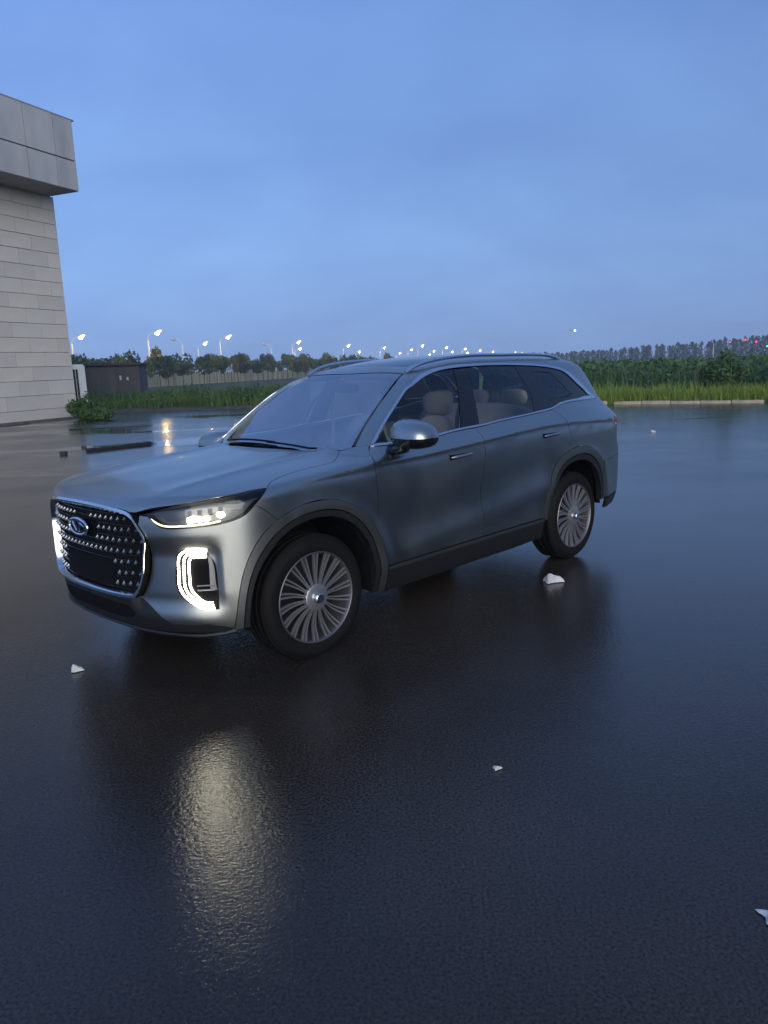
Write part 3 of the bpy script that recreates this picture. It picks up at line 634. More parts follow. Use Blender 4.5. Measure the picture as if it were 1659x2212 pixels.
# ---- grille with studs, chrome frame, badge
def build_grille():
    g = sym([fp(y, z) for y, z in GR])
    gr = panel('grille', g, (-1, 0, 0), DARK, sides=(1,), step=.05, gap=.004, off=-.035, depth=0, Ff=Fns)[0]
    O = spline(g, .02, True, 40); Nn = grad(O, Fns); n = len(O)
    # chrome frame swept along the outline (flat band with a rounded nose)
    Of = np.roll(O, -1, 0) - np.roll(O, 1, 0); Of /= np.linalg.norm(Of, axis=1, keepdims=True); B = np.cross(Of, Nn)
    cen = O.mean(0); sgn = np.sign(((O - cen) * B).sum(1))[:, None]; B = B * sgn
    w = np.where(np.abs(O[:, 1]) > .49, .008, .015)[:, None]
    prof = [(-1, -.03), (-1, .004), (-.6, .012), (.45, .012), (.6, .008)]
    V = np.concatenate([O + B * w * a + Nn * b for a, b in prof]); k = len(prof); T = []
    for a in range(k - 1):
        for i in range(n): T.append((a * n + i, a * n + (i + 1) % n, ((a + 1) % k) * n + (i + 1) % n, ((a + 1) % k) * n + i))
    mb = MB(); mb.add(V, T); cm(mb, 'grille_frame', GRILLE_CH, gr, 1, True, 40)
    Ve = np.concatenate([O + B * w * .6 + Nn * .008, O + B * w + Nn * -.03]); mb = MB(); mb.add(Ve, [(i, (i + 1) % n, n + (i + 1) % n, n + i) for i in range(n)]); cm(mb, 'frame_edge_shade', DARK, gr, 1, True)  # outer side of the chrome frame, its dark reflection put into the colour
    # side wall that closes the gap between frame and bumper scoop
    V = np.concatenate([O + Nn * -.002, O - Nn * .09]); T = [(i, (i + 1) % n, n + (i + 1) % n, n + i) for i in range(n)]
    mb = MB(); mb.add(V, T); cm(mb, 'grille_surround', DARK, gr)
    # studs: one small faceted spike, copied; rows shrink towards the centre
    mb = MB(); a = .0125; b = .0145
    mb.add([(0, a, 0), (0, .3 * a, .35 * b), (0, 0, b), (0, -.3 * a, .35 * b), (0, -a, 0), (0, -.3 * a, -.35 * b), (0, 0, -b), (0, .3 * a, -.35 * b), (-.016, 0, -.002)], [(i, (i + 1) % 8, 8) for i in range(8)] + [tuple(range(7, -1, -1))])
    me = cm(mb, 'grille_stud', mat('stud_chrome', (.30, .31, .33), .38, 1.), gr).data
    first = [o for o in gr.children if o.name.startswith('grille_stud')][0]; used = False
    P2 = np.array([(y, z) for y, z in GR] + [(-y, z) for y, z in GR[::-1]])
    rows = np.linspace(.578, .935, 7)
    for r, z in enumerate(rows):
        cols = 11; pitch = .0505
        ys = (np.arange(-cols, cols + 1) + (.5 if r % 2 else 0)) * pitch
        for y in ys:
            y = float(y) * (1 + .06 * abs(y)); zz = z + (.004 if abs(y) > .4 else 0)
            if polysd(np.array([y]), np.array([zz]), P2)[0] < .032: continue
            if abs(y) < .30 and zz < .70: continue                      # plain number plate carrier
            if (y / .145) ** 2 + ((zz - .866) / .075) ** 2 < 1: continue # badge
            p = np.array(fp(y, zz)); nn = grad(p[None], Fns)[0]; p = p - nn * .024
            o = first if not used else first.copy()
            if used: COL.objects.link(o)
            used = True
            o.parent = gr; ang = math.atan2(nn[1], -nn[0])
            o.location = (-p[0], p[1], p[2]); o.rotation_euler = (0, 0, ang); s = .8 + .35 * abs(y) / .55; o.scale = (1, s, s)
    # fine horizontal bars behind the studs
    for z in np.linspace(.548, .965, 14):
        ym = max(y for y, zz in GR if abs(zz - z) < .09) - .015
        ys = np.linspace(-ym, ym, 13); pts = []
        for y in ys:
            if polysd(np.array([y]), np.array([z]), P2)[0] < .012: continue
            p = np.array(fp(float(y), float(z))); pts.append(p - grad(p[None], Fns)[0] * .033)
        if len(pts) > 2:
            mb = MB(); mb.tube(pts, .005, 5); cm(mb, 'grille_bar', BLACK, gr, 1, True)
    # blank plate carrier
    pl = [fp(.29, .695), fp(.27, .548), fp(0, .54)]
    panel('plate_carrier', sym([fp(0, .70), fp(.15, .70), fp(.285, .695), fp(.262, .552), fp(.15, .545), fp(0, .545)]), (-1, 0, 0), DARK, gr, sides=(1,), step=.06, off=-.026, depth=.008, Ff=Fns)
    # oval badge: ring, plate and two wings
    bad = empty('badge', (0, 0, 0), 0, CAR)
    bad_me = MB(); c0 = np.array(fp(0, .866))
    ring = [(c0[0] - .012 + .22 * (.112 * math.cos(t)) ** 2, .112 * math.cos(t), .866 + .045 * math.sin(t)) for t in np.linspace(0, 2 * math.pi, 41)]
    bad_me.tube(ring, .0075, 8, False); o = cm(bad_me, 'badge_ring', GRILLE_CH, bad, 1, True)
    mb = MB(); mb.add([(c0[0] - .006, 0, .866)] + [(p[0] + .008, p[1] * .95, .866 + (p[2] - .866) * .95) for p in ring[:-1]], [(0, 1 + i, 1 + (i + 1) % 40) for i in range(40)]); cm(mb, 'badge_plate', BLACK, bad)
    for s in (1, -1):
        mb = MB(); pts = [(c0[0] - .014, s * y, .866 + z) for y, z in ((.010, -.026), (.045, .022), (.085, .004))]
        mb.tube(pts, [.007, .010, .004], 6); cm(mb, 'badge_wing', GRILLE_CH, bad, 1, True)
build_grille()

# ---- wheels
def build_wheels():
    tyre = MB(); R = .372; w = .122
    prof = [(.262, -w + .012), (.285, -w), (.33, -w - .002), (.352, -w + .008), (.366, -w + .03)]
    for y in np.linspace(-w + .045, w - .045, 4): prof += [(R, y - .012), (R, y + .012), (R - .007, y + .013), (R - .007, y + .017)]
    prof += [(.366, w - .03), (.352, w - .008), (.33, w + .002), (.322, w + .0035), (.285, w), (.262, w - .012)]
    tyre.lathe(prof, 72); tyre_me = tyre.mesh('tyre', True, 35)
    rim = MB(); rim.lathe([(.262, -.10), (.269, w - .012), (.272, w - .004), (.268, w + .001), (.263, w - .004), (.258, w - .03), (.246, -.10)], 72)
    rim_me = rim.mesh('rim', True, 40)
    cap = MB(); cap.lathe([(.0, w + .000), (.070, w - .002), (.079, w - .006), (.080, w - .03), (.0, w - .03)], 40); cap_me = cap.mesh('hub_plate', True, 30)
    nose = MB(); nose.lathe([(0, w + .030), (.024, w + .030), (.029, w + .026), (.031, w + .0), (.031, w - .01)], 24); nose_me = nose.mesh('hub_cap', True, 30)
    back = MB(); back.lathe([(.0, -.02), (.245, -.03), (.245, -.04), (0, -.04)], 40); back_me = back.mesh('brake_disc', True, 30)
    spk = MB(); pts = []; n = 12
    for j in range(n + 1):
        t = j / n; r = .074 + (.263 - .074) * t; q = .055 * math.sin(t * math.pi * 1.15 + .2) * (1 - .35 * t)
        pts.append((r, q * .55, w - .010 - .012 * math.sin(math.pi * t)))
    V = []; Fc = []
    for j, (r, q, y) in enumerate(pts):
        hw = .0044 + .0028 * (j / n); c, s_ = math.cos(q), math.sin(q)
        for a, dy in ((-hw, -.012), (-hw * .7, 0), (hw * .7, 0), (hw, -.012)):
            V.append((r * c - a * s_, y + dy, r * s_ + a * c))
    for j in range(n):
        for a in range(4): Fc.append((j * 4 + a, j * 4 + (a + 1) % 4, (j + 1) * 4 + (a + 1) % 4, (j + 1) * 4 + a))
    spk.add(V, Fc); spk_me = spk.mesh('spoke', True, 40)
    tag_i = 0
    for x, steer in ((0, .047), (2.9, 0)):
        for s in (1, -1):
            hub = bpy.data.objects.new('wheel', rim_me); COL.objects.link(hub); hub.parent = CAR
            if not rim_me.materials: rim_me.materials.append(mat('rim_grey', (.17, .17, .19), .5, .8))
            hub.location = (-x, s * (.905 - w), R); hub.rotation_euler = (0, 0, (0 if s > 0 else math.pi) - steer)
            link('tyre', tyre_me, RUBBER, hub); link('hub_plate', cap_me, ALLOY, hub); link('hub_cap', nose_me, CHROME, hub); link('brake_disc', back_me, ALLOYD, hub)
            for i in range(36):
                o = link('spoke', spk_me, ALLOY, hub); base = 2 * math.pi * (i // 2) / 18
                o.rotation_euler = (0, base + (.052 if i % 2 else -.052) + .1, 0)
            for i in range(5):
                pass
    # wheel wells and underside
    for x in (-.02, 2.88):
        for s in (1, -1):
            mb = MB(); n = 28; V = []; Fc = []
            for j in range(n + 1):
                t = math.radians(-9 if x < 1 else 4) + math.radians(198 if x < 1 else 182) * j / n
                for y in (.52, .895): V.append((x + .472 * math.cos(t), y, .375 + .485 * math.sin(t)))
            for j in range(n): Fc.append((2 * j, 2 * j + 1, 2 * j + 3, 2 * j + 2))
            k = len(V); V.append((x, .52, .375)); Fc += [(2 * j, 2 * j + 2, k) for j in range(n)]
            mb.add(V, Fc); cm(mb, 'wheel_liner', DARK, CAR, s)
    mb = MB(); mb.box((1.45, 0, .31), (1.9, 1.72, .06)); mb.box((1.45, 0, .33), (4.2, .98, .10)); mb.box((3.55, 0, .42), (.5, 1.5, .06)); mb.box((-.56, 0, .37), (.36, .95, .06)); mb.box((-.1, 0, .60), (1.1, .95, .70)); mb.box((3.1, 0, .55), (.9, .95, .5))
    cm(mb, 'underbody', DARK)
    mb = MB()
    for x in (0, 2.9): mb.tube([(x, -.75, .372), (x, .75, .372)], .045, 8)
    cm(mb, 'axle', DARK)
build_wheels()

# ---- mirrors, rails, wipers, cabin
def build_details():
    def blob(c, d, e=2.6, n=18, mm=10):
        V = []; Fc = []
        sg = lambda v, p: math.copysign(abs(v) ** p, v)
        for i in range(mm + 1):
            a = -math.pi / 2 + math.pi * i / mm
            for j in range(n):
                b = 2 * math.pi * j / n; q = 2 / e
                V.append((c[0] + d[0] * sg(math.cos(a), q) * sg(math.cos(b), q), c[1] + d[1] * sg(math.cos(a), q) * sg(math.sin(b), q), c[2] + d[2] * sg(math.sin(a), q)))
        for i in range(mm):
            for j in range(n): Fc.append((i * n + j, i * n + (j + 1) % n, (i + 1) * n + (j + 1) % n, (i + 1) * n + j))
        return V, Fc
    for s in (1, -1):
        # mirror: painted cap above, black lower shell, stalk
        dz = 0 if s > 0 else -.125                                # the far mirror shows lower in the photo
        V, Fc = blob((.715, 1.050, 1.245), (.135, .170, .105), 2.5, 28, 14)
        V = [(x + .18 * (1.10 - y) * (1 if y < 1.1 else .6), y, z + .10 * (1.06 - y) if z > 1.25 else z) for x, y, z in V]
        up = [f for f in Fc if sum(V[i][2] for i in f) / 4 > 1.236]; lo = [f for f in Fc if sum(V[i][2] for i in f) / 4 <= 1.236]
        mb = MB(); mb.add(V, up); root = cm(mb, 'door_mirror', PAINT, CAR, s, True, 60); root.location.z = dz
        mb = MB(); mb.add([((x - .72) * .985 + .72, (y - 1.06) * .985 + 1.06, (z - 1.236) * .66 + 1.236) for x, y, z in V], lo); cm(mb, 'mirror_shell', BLACK, root, s, True, 60)
        mb = MB(); mb.tube([(.735, .84, 1.165), (.69, .90, 1.165), (.675, .96, 1.172), (.69, 1.01, 1.19)], [.034, .034, .036, .045], 10); cm(mb, 'mirror_stalk', BLACK, root, s, True)
        mb = MB(); mb.box((.80, 1.05, 1.245), (.006, .15, .09), None); cm(mb, 'mirror_glass', CHROME, root, s)
        # roof rail
        xs = [1.25, 1.36, 1.55, 1.9, 2.3, 2.7, 3.0, 3.15, 3.22]; ys = [.520, .538, .560, .580, .590, .585, .572, .560, .552]; hz = [.004, .026, .034, .036, .036, .034, .028, .012, .0]
        pts = [np.array(tp(x, y)) + [0, 0, h] for x, y, h in zip(xs, ys, hz)]
        mb = MB(); mb.tube(spline(pts, .06, False, 80), .0135, 8); cm(mb, 'roof_rail', CHROME, CAR, s, True)
    # wipers
    for (a, b) in (((.395, .10, 1.20), (.43, -.52, 1.215)), ((.375, .52, 1.205), (.385, .02, 1.206))):
        p0, p1 = np.array(a), np.array(b); pts = [lift([p0 + (p1 - p0) * t], (-.5, 0, .85), Fb)[0] + np.array([-.006, 0, .012]) for t in np.linspace(0, 1, 8)]
        mb = MB(); mb.tube(pts, .007, 6); cm(mb, 'wiper', DARK, CAR, 1, True)
    # rain sensor and interior mirror
    mb = MB(); V, Fc = blob((1.16, .0, 1.535), (.05, .13, .04)); mb.add(V, Fc); mb.tube([(1.14, 0, 1.56), (1.12, 0, 1.60)], .02, 8); cm(mb, 'interior_mirror', GREYINT, CAR, 1, True)
    # cabin
    mb = MB(); V, Fc = blob((.74, 0, 1.02), (.34, .74, .135), 3.4, 24, 10); mb.add(V, Fc); cm(mb, 'dashboard', GREYINT, CAR, 1, True)
    mb = MB(); mb.box((1.9, 0, .38), (3.0, 1.55, .05)); cm(mb, 'cabin_floor', GREYINT)
    mb = MB(); t = np.linspace(0, 2 * math.pi, 33); ca = math.radians(24)
    mb.tube([(1.02 + .185 * math.sin(a) * math.sin(ca), .37 + .185 * math.cos(a), 1.045 + .185 * math.sin(a) * math.cos(ca)) for a in t], .015, 8, False); mb.tube([(.86, .37, .99), (1.02, .37, 1.045)], .03, 8); mb.box((1.015, .37, 1.045), (.03, .30, .05)); cm(mb, 'steering_wheel', GREYINT, CAR, 1, True)
    for y in (.37, -.37):
        st = MB(); V, Fc = blob((1.36, y, .62), (.27, .25, .10), 3.2, 20, 8); st.add(V, Fc); seat = cm(st, 'front_seat', LEATHER, CAR, 1, True)
        bk = MB(); V, Fc = blob((0, 0, 0), (.095, .245, .345), 3.0, 20, 10); a = math.radians(17); V = [(1.665 + x * math.cos(a) + z * math.sin(a), y + yy * (1 - .18 * max(z, 0) / .345), .965 - x * math.sin(a) + z * math.cos(a)) for x, yy, z in V]; bk.add(V, Fc); cm(bk, 'backrest', LEATHER, seat, 1, True)
        hd = MB(); V, Fc = blob((1.775, y, 1.385), (.055, .14, .095), 2.8, 18, 8); hd.add(V, Fc)
        for q in (-.05, .05): hd.tube([(1.765, y + q, 1.25), (1.775, y + q, 1.34)], .008, 6)
        cm(hd, 'headrest', LEATHER, seat, 1, True)
        sb = MB(); sb.tube([(1.66, y * 1.0 + math.copysign(.33, y), 1.46), (1.63, y + math.copysign(.30, y), 1.30), (1.58, y + math.copysign(.31, y), .8)], .016, 6); cm(sb, 'seat_belt', BELT, seat, 1)
    rb = MB(); V, Fc = blob((2.36, 0, .66), (.27, .64, .11), 4, 20, 8); rb.add(V, Fc); bench = cm(rb, 'rear_bench', LEATHER, CAR, 1, True)
    bk = MB(); V, Fc = blob((0, 0, 0), (.09, .64, .34), 4.5, 24, 10); a = math.radians(18); V = [(2.66 + x * math.cos(a) + z * math.sin(a), yy, 1.0 - x * math.sin(a) + z * math.cos(a)) for x, yy, z in V]; bk.add(V, Fc); cm(bk, 'backrest', LEATHER, bench, 1, True)
    for y in (.40, 0, -.40):
        hd = MB(); V, Fc = blob((2.76, y, 1.375), (.05, .125, .075), 2.8, 16, 8); hd.add(V, Fc); cm(hd, 'headrest', LEATHER, bench, 1, True)
    b3 = MB(); V, Fc = blob((3.38, 0, 1.05), (.08, .58, .26), 4, 20, 8); b3.add(V, Fc)
    for y in (.32, -.32):
        V, Fc = blob((3.42, y, 1.36), (.045, .12, .065), 2.8, 16, 8); b3.add(V, Fc)
    cm(b3, 'third_row_seat', LEATHER, CAR, 1, True)
    # headlining under the roof
    hl = [(1.26, 0), (1.27, .25), (1.30, .47), (1.8, .53), (2.8, .54), (3.45, .48), (3.55, .2), (3.56, 0), (2.92, 0), (2.90, .41), (2.2, .43), (1.39, .41), (1.36, 0)]
    panel('headlining', [tp(x, y) for x, y in hl], (0, 0, 1), LININT, join=True, step=.12, off=-.035, depth=0, gap=0)
    # inner door trims
    for (x0, x1) in ((.62, 1.56), (1.60, 2.60)):
        ol = [sp(x0, 1.18), sp(x0 + .05, .60), sp(x1 - .05, .60), sp(x1, 1.215)]
        panel('door_card', ol, (0, 1, 0), GREYINT, step=.15, off=-.07, depth=0)
    ol = [sp(2.66, 1.25), sp(2.66, .98), sp(3.5, .98), sp(3.5, 1.29)]
    panel('side_trim', ol, (0, 1, 0), GREYINT, step=.15, off=-.07, depth=0)
build_details()

# ================================================================== ground
def az(x): return x
LOT_FAR = [(-60, 50), (-30, 43.2), (-13.5, 39.0), (-9, 38.2), (-6.4, 37.3), (2.0, 33.4), (8.58, 28.45), (12.85, 25.6), (30, 13.5), (60, -7)]
def build_ground():
    me = mesh('field', [(-2500, -1500, -.012), (2500, -1500, -.012), (2500, 3500, -.012), (-2500, 3500, -.012)], [(0, 1, 2, 3)])
    m = mat('field_soil', (.030, .040, .018), .9); vary(m, .12, (.020, .028, .012), (.045, .055, .022), bump=.3)
    tag(link('field_ground', me, m), kind='structure')
    pts = LOT_FAR + [(60, -60), (-60, -60)]
    me = mesh('asphalt_lot', [(x, y, 0) for x, y in pts], [tuple(range(len(pts)))[::-1]])
    m = mat('wet_asphalt', (.03, .03, .032), .3); N, L, b = nodes(m)
    tc = N.new('ShaderNodeTexCoord'); P = tc.outputs['Object']
    def noise(scale, detail=3, rough=.5, vec=P, dist=0.):
        n = N.new('ShaderNodeTexNoise'); n.inputs['Scale'].default_value = scale; n.inputs['Detail'].default_value = detail; n.inputs['Roughness'].default_value = rough; n.inputs['Distortion'].default_value = dist; L.new(vec, n.inputs['Vector']); return n.outputs['Fac']
    def mr(v, a, b_, c, d, sm=False):
        r = N.new('ShaderNodeMapRange'); r.inputs[1].default_value = a; r.inputs[2].default_value = b_; r.inputs[3].default_value = c; r.inputs[4].default_value = d
        if sm: r.interpolation_type = 'SMOOTHSTEP'
        L.new(v, r.inputs[0]); return r.outputs[0]
    def mth(op, a, c, clamp=False):
        x = N.new('ShaderNodeMath'); x.operation = op; x.use_clamp = clamp
        for i, v in enumerate((a, c)):
            if isinstance(v, (int, float)): x.inputs[i].default_value = v
            else: L.new(v, x.inputs[i])
        return x.outputs[0]
    stretch = N.new('ShaderNodeMapping'); stretch.inputs['Rotation'].default_value = (0, 0, .35); stretch.inputs['Scale'].default_value = (.10, .24, 1); stretch.inputs['Location'].default_value = (2.3, .6, 0); L.new(P, stretch.inputs[0])
    sepx = N.new('ShaderNodeSeparateXYZ'); L.new(P, sepx.inputs[0])
    # the far half of the lot lies lower and holds more water
    far = mth('MULTIPLY', mr(sepx.outputs[1], 11, 18, 0.0, .10), mr(mth('SUBTRACT', sepx.outputs[0], mth('MULTIPLY', sepx.outputs[1], .02)), -5, 3, 1.25, .9))
    pud = mr(mth('ADD', noise(1.6, 5, .55, stretch.outputs[0], .4), far), .66, .74, 0, 1, True)      # standing water
    damp = noise(.55, 4, .6)
    grain = noise(90, 4, .65); grain2 = noise(62, 2, .55); mid = noise(9, 3, .5)
    col = N.new('ShaderNodeMix'); col.data_type = 'RGBA'; L.new(mr(grain, .35, .68, 0, 1), col.inputs[0]); col.inputs[6].default_value = (.016, .0135, .012, 1); col.inputs[7].default_value = (.080, .067, .056, 1)
    col2 = N.new('ShaderNodeMix'); col2.data_type = 'RGBA'; col2.blend_type = 'MULTIPLY'; col2.inputs[0].default_value = 1; L.new(col.outputs[2], col2.inputs[6])
    dk = N.new('ShaderNodeCombineColor'); v = mth('MULTIPLY', mr(damp, .3, .7, .7, 1.2), mr(noise(.16, 3, .6), .35, .65, .55, 1.2)); [L.new(v, dk.inputs[i]) for i in range(3)]; L.new(dk.outputs[0], col2.inputs[7])
    L.new(col2.outputs[2], b.inputs['Base Color'])
    dry = mth('ADD', mr(noise(.30, 5, .6), .32, .68,   .05, .16), mr(sepx.outputs[1], 4, 12, 0.0, .09)); rg = N.new('ShaderNodeMix'); L.new(pud, rg.inputs[0]); L.new(dry, rg.inputs[2]); rg.inputs[3].default_value = .045
    L.new(rg.outputs[0], b.inputs['Roughness']); b.inputs['IOR'].default_value = 1.38
    st2 = N.new('ShaderNodeMapping'); st2.inputs['Rotation'].default_value = (0, 0, -.25); st2.inputs['Scale'].default_value = (.75, 1.15, 1); L.new(P, st2.inputs[0])
    ripple = noise(58, 3, .5, st2.outputs[0])
    h = mth('ADD', mth('MULTIPLY', grain, .40), mth('ADD', mth('MULTIPLY', grain2, .5), mth('ADD', mth('MULTIPLY', ripple, 1.0), mth('MULTIPLY', mid, .5))))
    inv = mth('MULTIPLY', mth('SUBTRACT', 1.0, pud), mr(sepx.outputs[1], 2.0, 11, .95, .12))
    hh = mth('MULTIPLY', h, inv)
    bp = N.new('ShaderNodeBump'); bp.inputs['Strength'].default_value = .30; bp.inputs['Distance'].default_value = .008; L.new(hh, bp.inputs['Height']); L.new(bp.outputs[0], b.inputs['Normal'])
    tag(link('wet_asphalt', me, m), kind='structure')
    # kerb stones along the right-hand edge, earth kerb along the left-hand edge
    KM = mat('kerb_concrete', (.50, .43, .33), .8); vary(KM, 3, (.30, .25, .18), (.54, .45, .32), bump=.3)
    kerb = empty('kerb', (8.58, 28.45, 0)); tag(kerb, kind='structure')
    line = [(2.0, 33.4), (8.58, 28.45), (12.85, 25.6), (30, 13.5)]
    mb = MB(); mb.box((0, 0, 0), (.985, .16, .16), None, .02); km = mb.mesh('kerb_stone')
    km.materials.append(KM)
    for a, c in zip(line[:-1], line[1:]):
        a, c = Vector(a), Vector(c); d = (c - a); Ln = d.length; d.normalize(); n = Vector((-d.y, d.x)); n = n if n.y > 0 else -n; rz = math.atan2(d.y, d.x)
        for i in range(int(Ln)):
            p = a + d * (i + .5) + n * .10
            o = link('kerb_stone', km, None, kerb); o.location = (p.x - 8.58 + random.uniform(-.012, .012), p.y - 28.45, .030 + random.uniform(-.02, .012)); o.rotation_euler = (random.uniform(-.04, .04), random.uniform(-.02, .02), rz + random.uniform(-.015, .015))
    EM = mat('earth_edge', (.05, .04, .033), .85); vary(EM, 2.5, (.030, .025, .020), (.075, .060, .048), bump=.6)
    V = []; Fc = []; line = [(-60, 50), (-30, 43.2), (-13.5, 39.0), (-9, 38.2), (-6.4, 37.3), (2.0, 33.4)]; k = 0
    for a, c in zip(line[:-1], line[1:]):
        n = max(2, int(math.dist(a, c) / .5))
        for i in range(n):
            t = i / n; x, y = a[0] + (c[0] - a[0]) * t, a[1] + (c[1] - a[1]) * t
            j = random.uniform(-.12, .12)
            V += [(x, y - .25 + j, .003), (x, y - .05 + j, random.uniform(.05, .12)), (x, y + .5, random.uniform(.10, .18)), (x, y + 1.6, .02)]
    for i in range(len(V) // 4 - 1):
        for j in range(3): Fc.append((i * 4 + j, (i + 1) * 4 + j, (i + 1) * 4 + j + 1, i * 4 + j + 1))
    tag(link('earth_edge', mesh('earth_edge', V, Fc), EM), kind='structure')
build_ground()

# ================================================================== stone building on the left
def build_building():
    C = Vector((-13.98, 35.79, 0)); a = .395
    rz = math.pi / 2 - a                                       # local x runs along the wall, away from the camera
    B = empty('stone_building', C, rz); tag(B, 'pale stone-clad building with a jutting panelled top at the left edge', 'building')
    # local axes: x along the wall (0 at the far corner, negative towards the camera), y into the building, z up
    ST = [mat('stone_block_%s' % k, c, .75) for k, c in (('pale', (.52, .50, .465)), ('mid', (.485, .465, .435)), ('warm', (.53, .505, .46)))]
    for m in ST: vary(m, .9, tuple(v * .90 for v in m.node_tree.nodes['Principled BSDF'].inputs['Base Color'].default_value[:3]), tuple(v * 1.06 for v in m.node_tree.nodes['Principled BSDF'].inputs['Base Color'].default_value[:3]), bump=.25, bscale=40)
    JT = mat('joint_mortar', (.16, .155, .15), .9)
    D = 12.0; L0 = -16.0; Htop = 9.62
    mb = MB(); mb.box(((L0 - .03) / 2, D / 2, Htop / 2 + .0), (-L0 - .03, D - .04, Htop)); mb.build('wall', JT, B)
    shp = {}
    def block(x0, x1, z0, z1, face):
        key = (round(x1 - x0, 2), round(z1 - z0, 2), random.randrange(3))
        if key not in shp:
            q = MB(); q.box((0, 0, 0), (x1 - x0, .10, z1 - z0), None, .006); me = q.mesh('stone_block'); me.materials.append(ST[key[2]]); shp[key] = me
        o = link('stone_block', shp[key], None, B)
        j = random.uniform(-.004, .004)
        if face == 0: o.location = ((x0 + x1) / 2, -.015 + j, (z0 + z1) / 2)
        else: o.location = (-.02 + j, (x0 + x1) / 2, (z0 + z1) / 2); o.rotation_euler = (0, 0, math.pi / 2)
    zs = [-.1, .495, 1.10, 1.72, 2.32, 2.93, 3.54, 4.15, 4.76, 5.36, 5.96, 6.57, 7.20, 7.82, 8.43, 9.02, 9.60]
    g = .015
    for r in range(16):
        z0, z1 = zs[r] + g / 2, zs[r + 1] - g / 2
        off = -1.52 if r % 2 == 0 else -.70
        xs = [0.03] + [off - 1.57 * k for k in range(0, 10) if off - 1.57 * k > L0 + 7]
        for x1, x0 in zip(xs[:-1], xs[1:]): block(x0 + g / 2, x1 - g / 2, z0, z1, 0)
    # the part of the long wall beyond the picture, and the end wall, in plain render
    mb = MB(); mb.box((L0 + 3.0, -.01, Htop / 2), (6.0, .08, Htop)); mb.build('wall_render', ST[0], B)
    mb = MB(); mb.box((-.0, D / 2 + .2, Htop / 2), (.06, D - .5, Htop)); mb.build('end_render', ST[1], B)
    # dirt apron at the foot of the wall
    # jutting crown with two rows of panels
    o = 1.7
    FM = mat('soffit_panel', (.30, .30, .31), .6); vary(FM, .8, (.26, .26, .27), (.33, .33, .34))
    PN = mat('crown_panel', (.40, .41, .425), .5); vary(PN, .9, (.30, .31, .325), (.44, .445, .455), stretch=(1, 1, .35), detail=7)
    mb = MB(); mb.box(((L0 - .2) / 2 - .03, (D - o) / 2 + .03, (9.62 + 12.40) / 2), (-L0 - .26, D + o - .06, 12.40 - 9.64)); mb.build('crown', JT, B)
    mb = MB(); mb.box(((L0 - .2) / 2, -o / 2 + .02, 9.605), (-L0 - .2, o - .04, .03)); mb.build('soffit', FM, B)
    xs = [-.17, -1.265, -2.80, -4.34, -5.88, -7.42, -8.96, -10.5, -12.0, -13.5, -15.0]
    for x1, x0 in zip(xs[:-1], xs[1:]):
        for z0, z1 in ((9.60, 10.79), (10.81, 12.42)):
            mb = MB(); mb.box(((x0 + x1) / 2, -o + random.uniform(-.006, .006), (z0 + z1) / 2), (x1 - x0 - .03, .06, z1 - z0 - .025), None, .008); mb.build('crown_panel', PN, B)
    ys = [-o, .2, 2.2, 4.2, 6.2, 8.2, 10.2, 12.0]
    for y0, y1 in zip(ys[:-1], ys[1:]):
        for z0, z1 in ((9.60, 10.79), (10.81, 12.42)):
            mb = MB(); mb.box((-.185, (y0 + y1) / 2, (z0 + z1) / 2), (.06, y1 - y0 - .03, z1 - z0 - .025), None, .008); mb.build('crown_panel', PN, B)
    mb = MB(); mb.box(((L0 - .2) / 2, D / 2 - o / 2, 12.44), (-L0 + .1, D + o + .06, .06)); mb.build('coping', mat('coping_metal', (.22, .23, .25), .5), B)
    # dirt strip
    ap = MB(); ap.box((L0 / 2 + .1, -.35, .02), (-L0 + .6, .62, .10), None, .03)
    o_ = ap.build('wall_foot_kerb', mat('foot_concrete', (.10, .095, .085), .9), B); vary(MATS['foot_concrete'], 3, (.05, .048, .042), (.13, .12, .11), bump=.6)
    # outdoor unit by the far corner
    cab = empty('outdoor_unit', C + Matrix.Rotation(rz, 3, 'Z') @ Vector((.55, .30, 0)), rz); tag(cab, 'white outdoor air-conditioning cabinet with dark louvres beside the stone building corner', 'air conditioner')
    W_ = mat('white_sheet_metal', (.62, .63, .64), .45); vary(W_, 2, (.55, .56, .57), (.68, .69, .70))
    mb = MB(); mb.box((0, 0, 1.30), (.92, .42, 2.20), None, .07); mb.build('casing', W_, cab, True)
    mb = MB(); mb.box((0, 0, .12), (.86, .36, .20)); mb.build('plinth', mat('foot_concrete'), cab)
    mb = MB(); mb.box((-.24, -.205, 1.36), (.36, .025, 1.62)); mb.build('louvre_recess', DARK, cab)
    lm = MB(); lm.box((0, 0, 0), (.34, .03, .055), Matrix.Rotation(.5, 3, 'X')); lme = lm.mesh('louvre'); lme.materials.append(mat('louvre_grey', (.10, .105, .11), .5))
    for i in range(18):
        if i % 3 == 2: continue
        link('louvre', lme, None, cab, (-.24, -.222, .62 + i * .086))
    for i in range(3):
        mb = MB(); mb.box((-.24 + (i - 1) * .17, -.225, 1.36), (.02, .02, 1.60)); mb.build('louvre_post', W_, cab)
build_building()

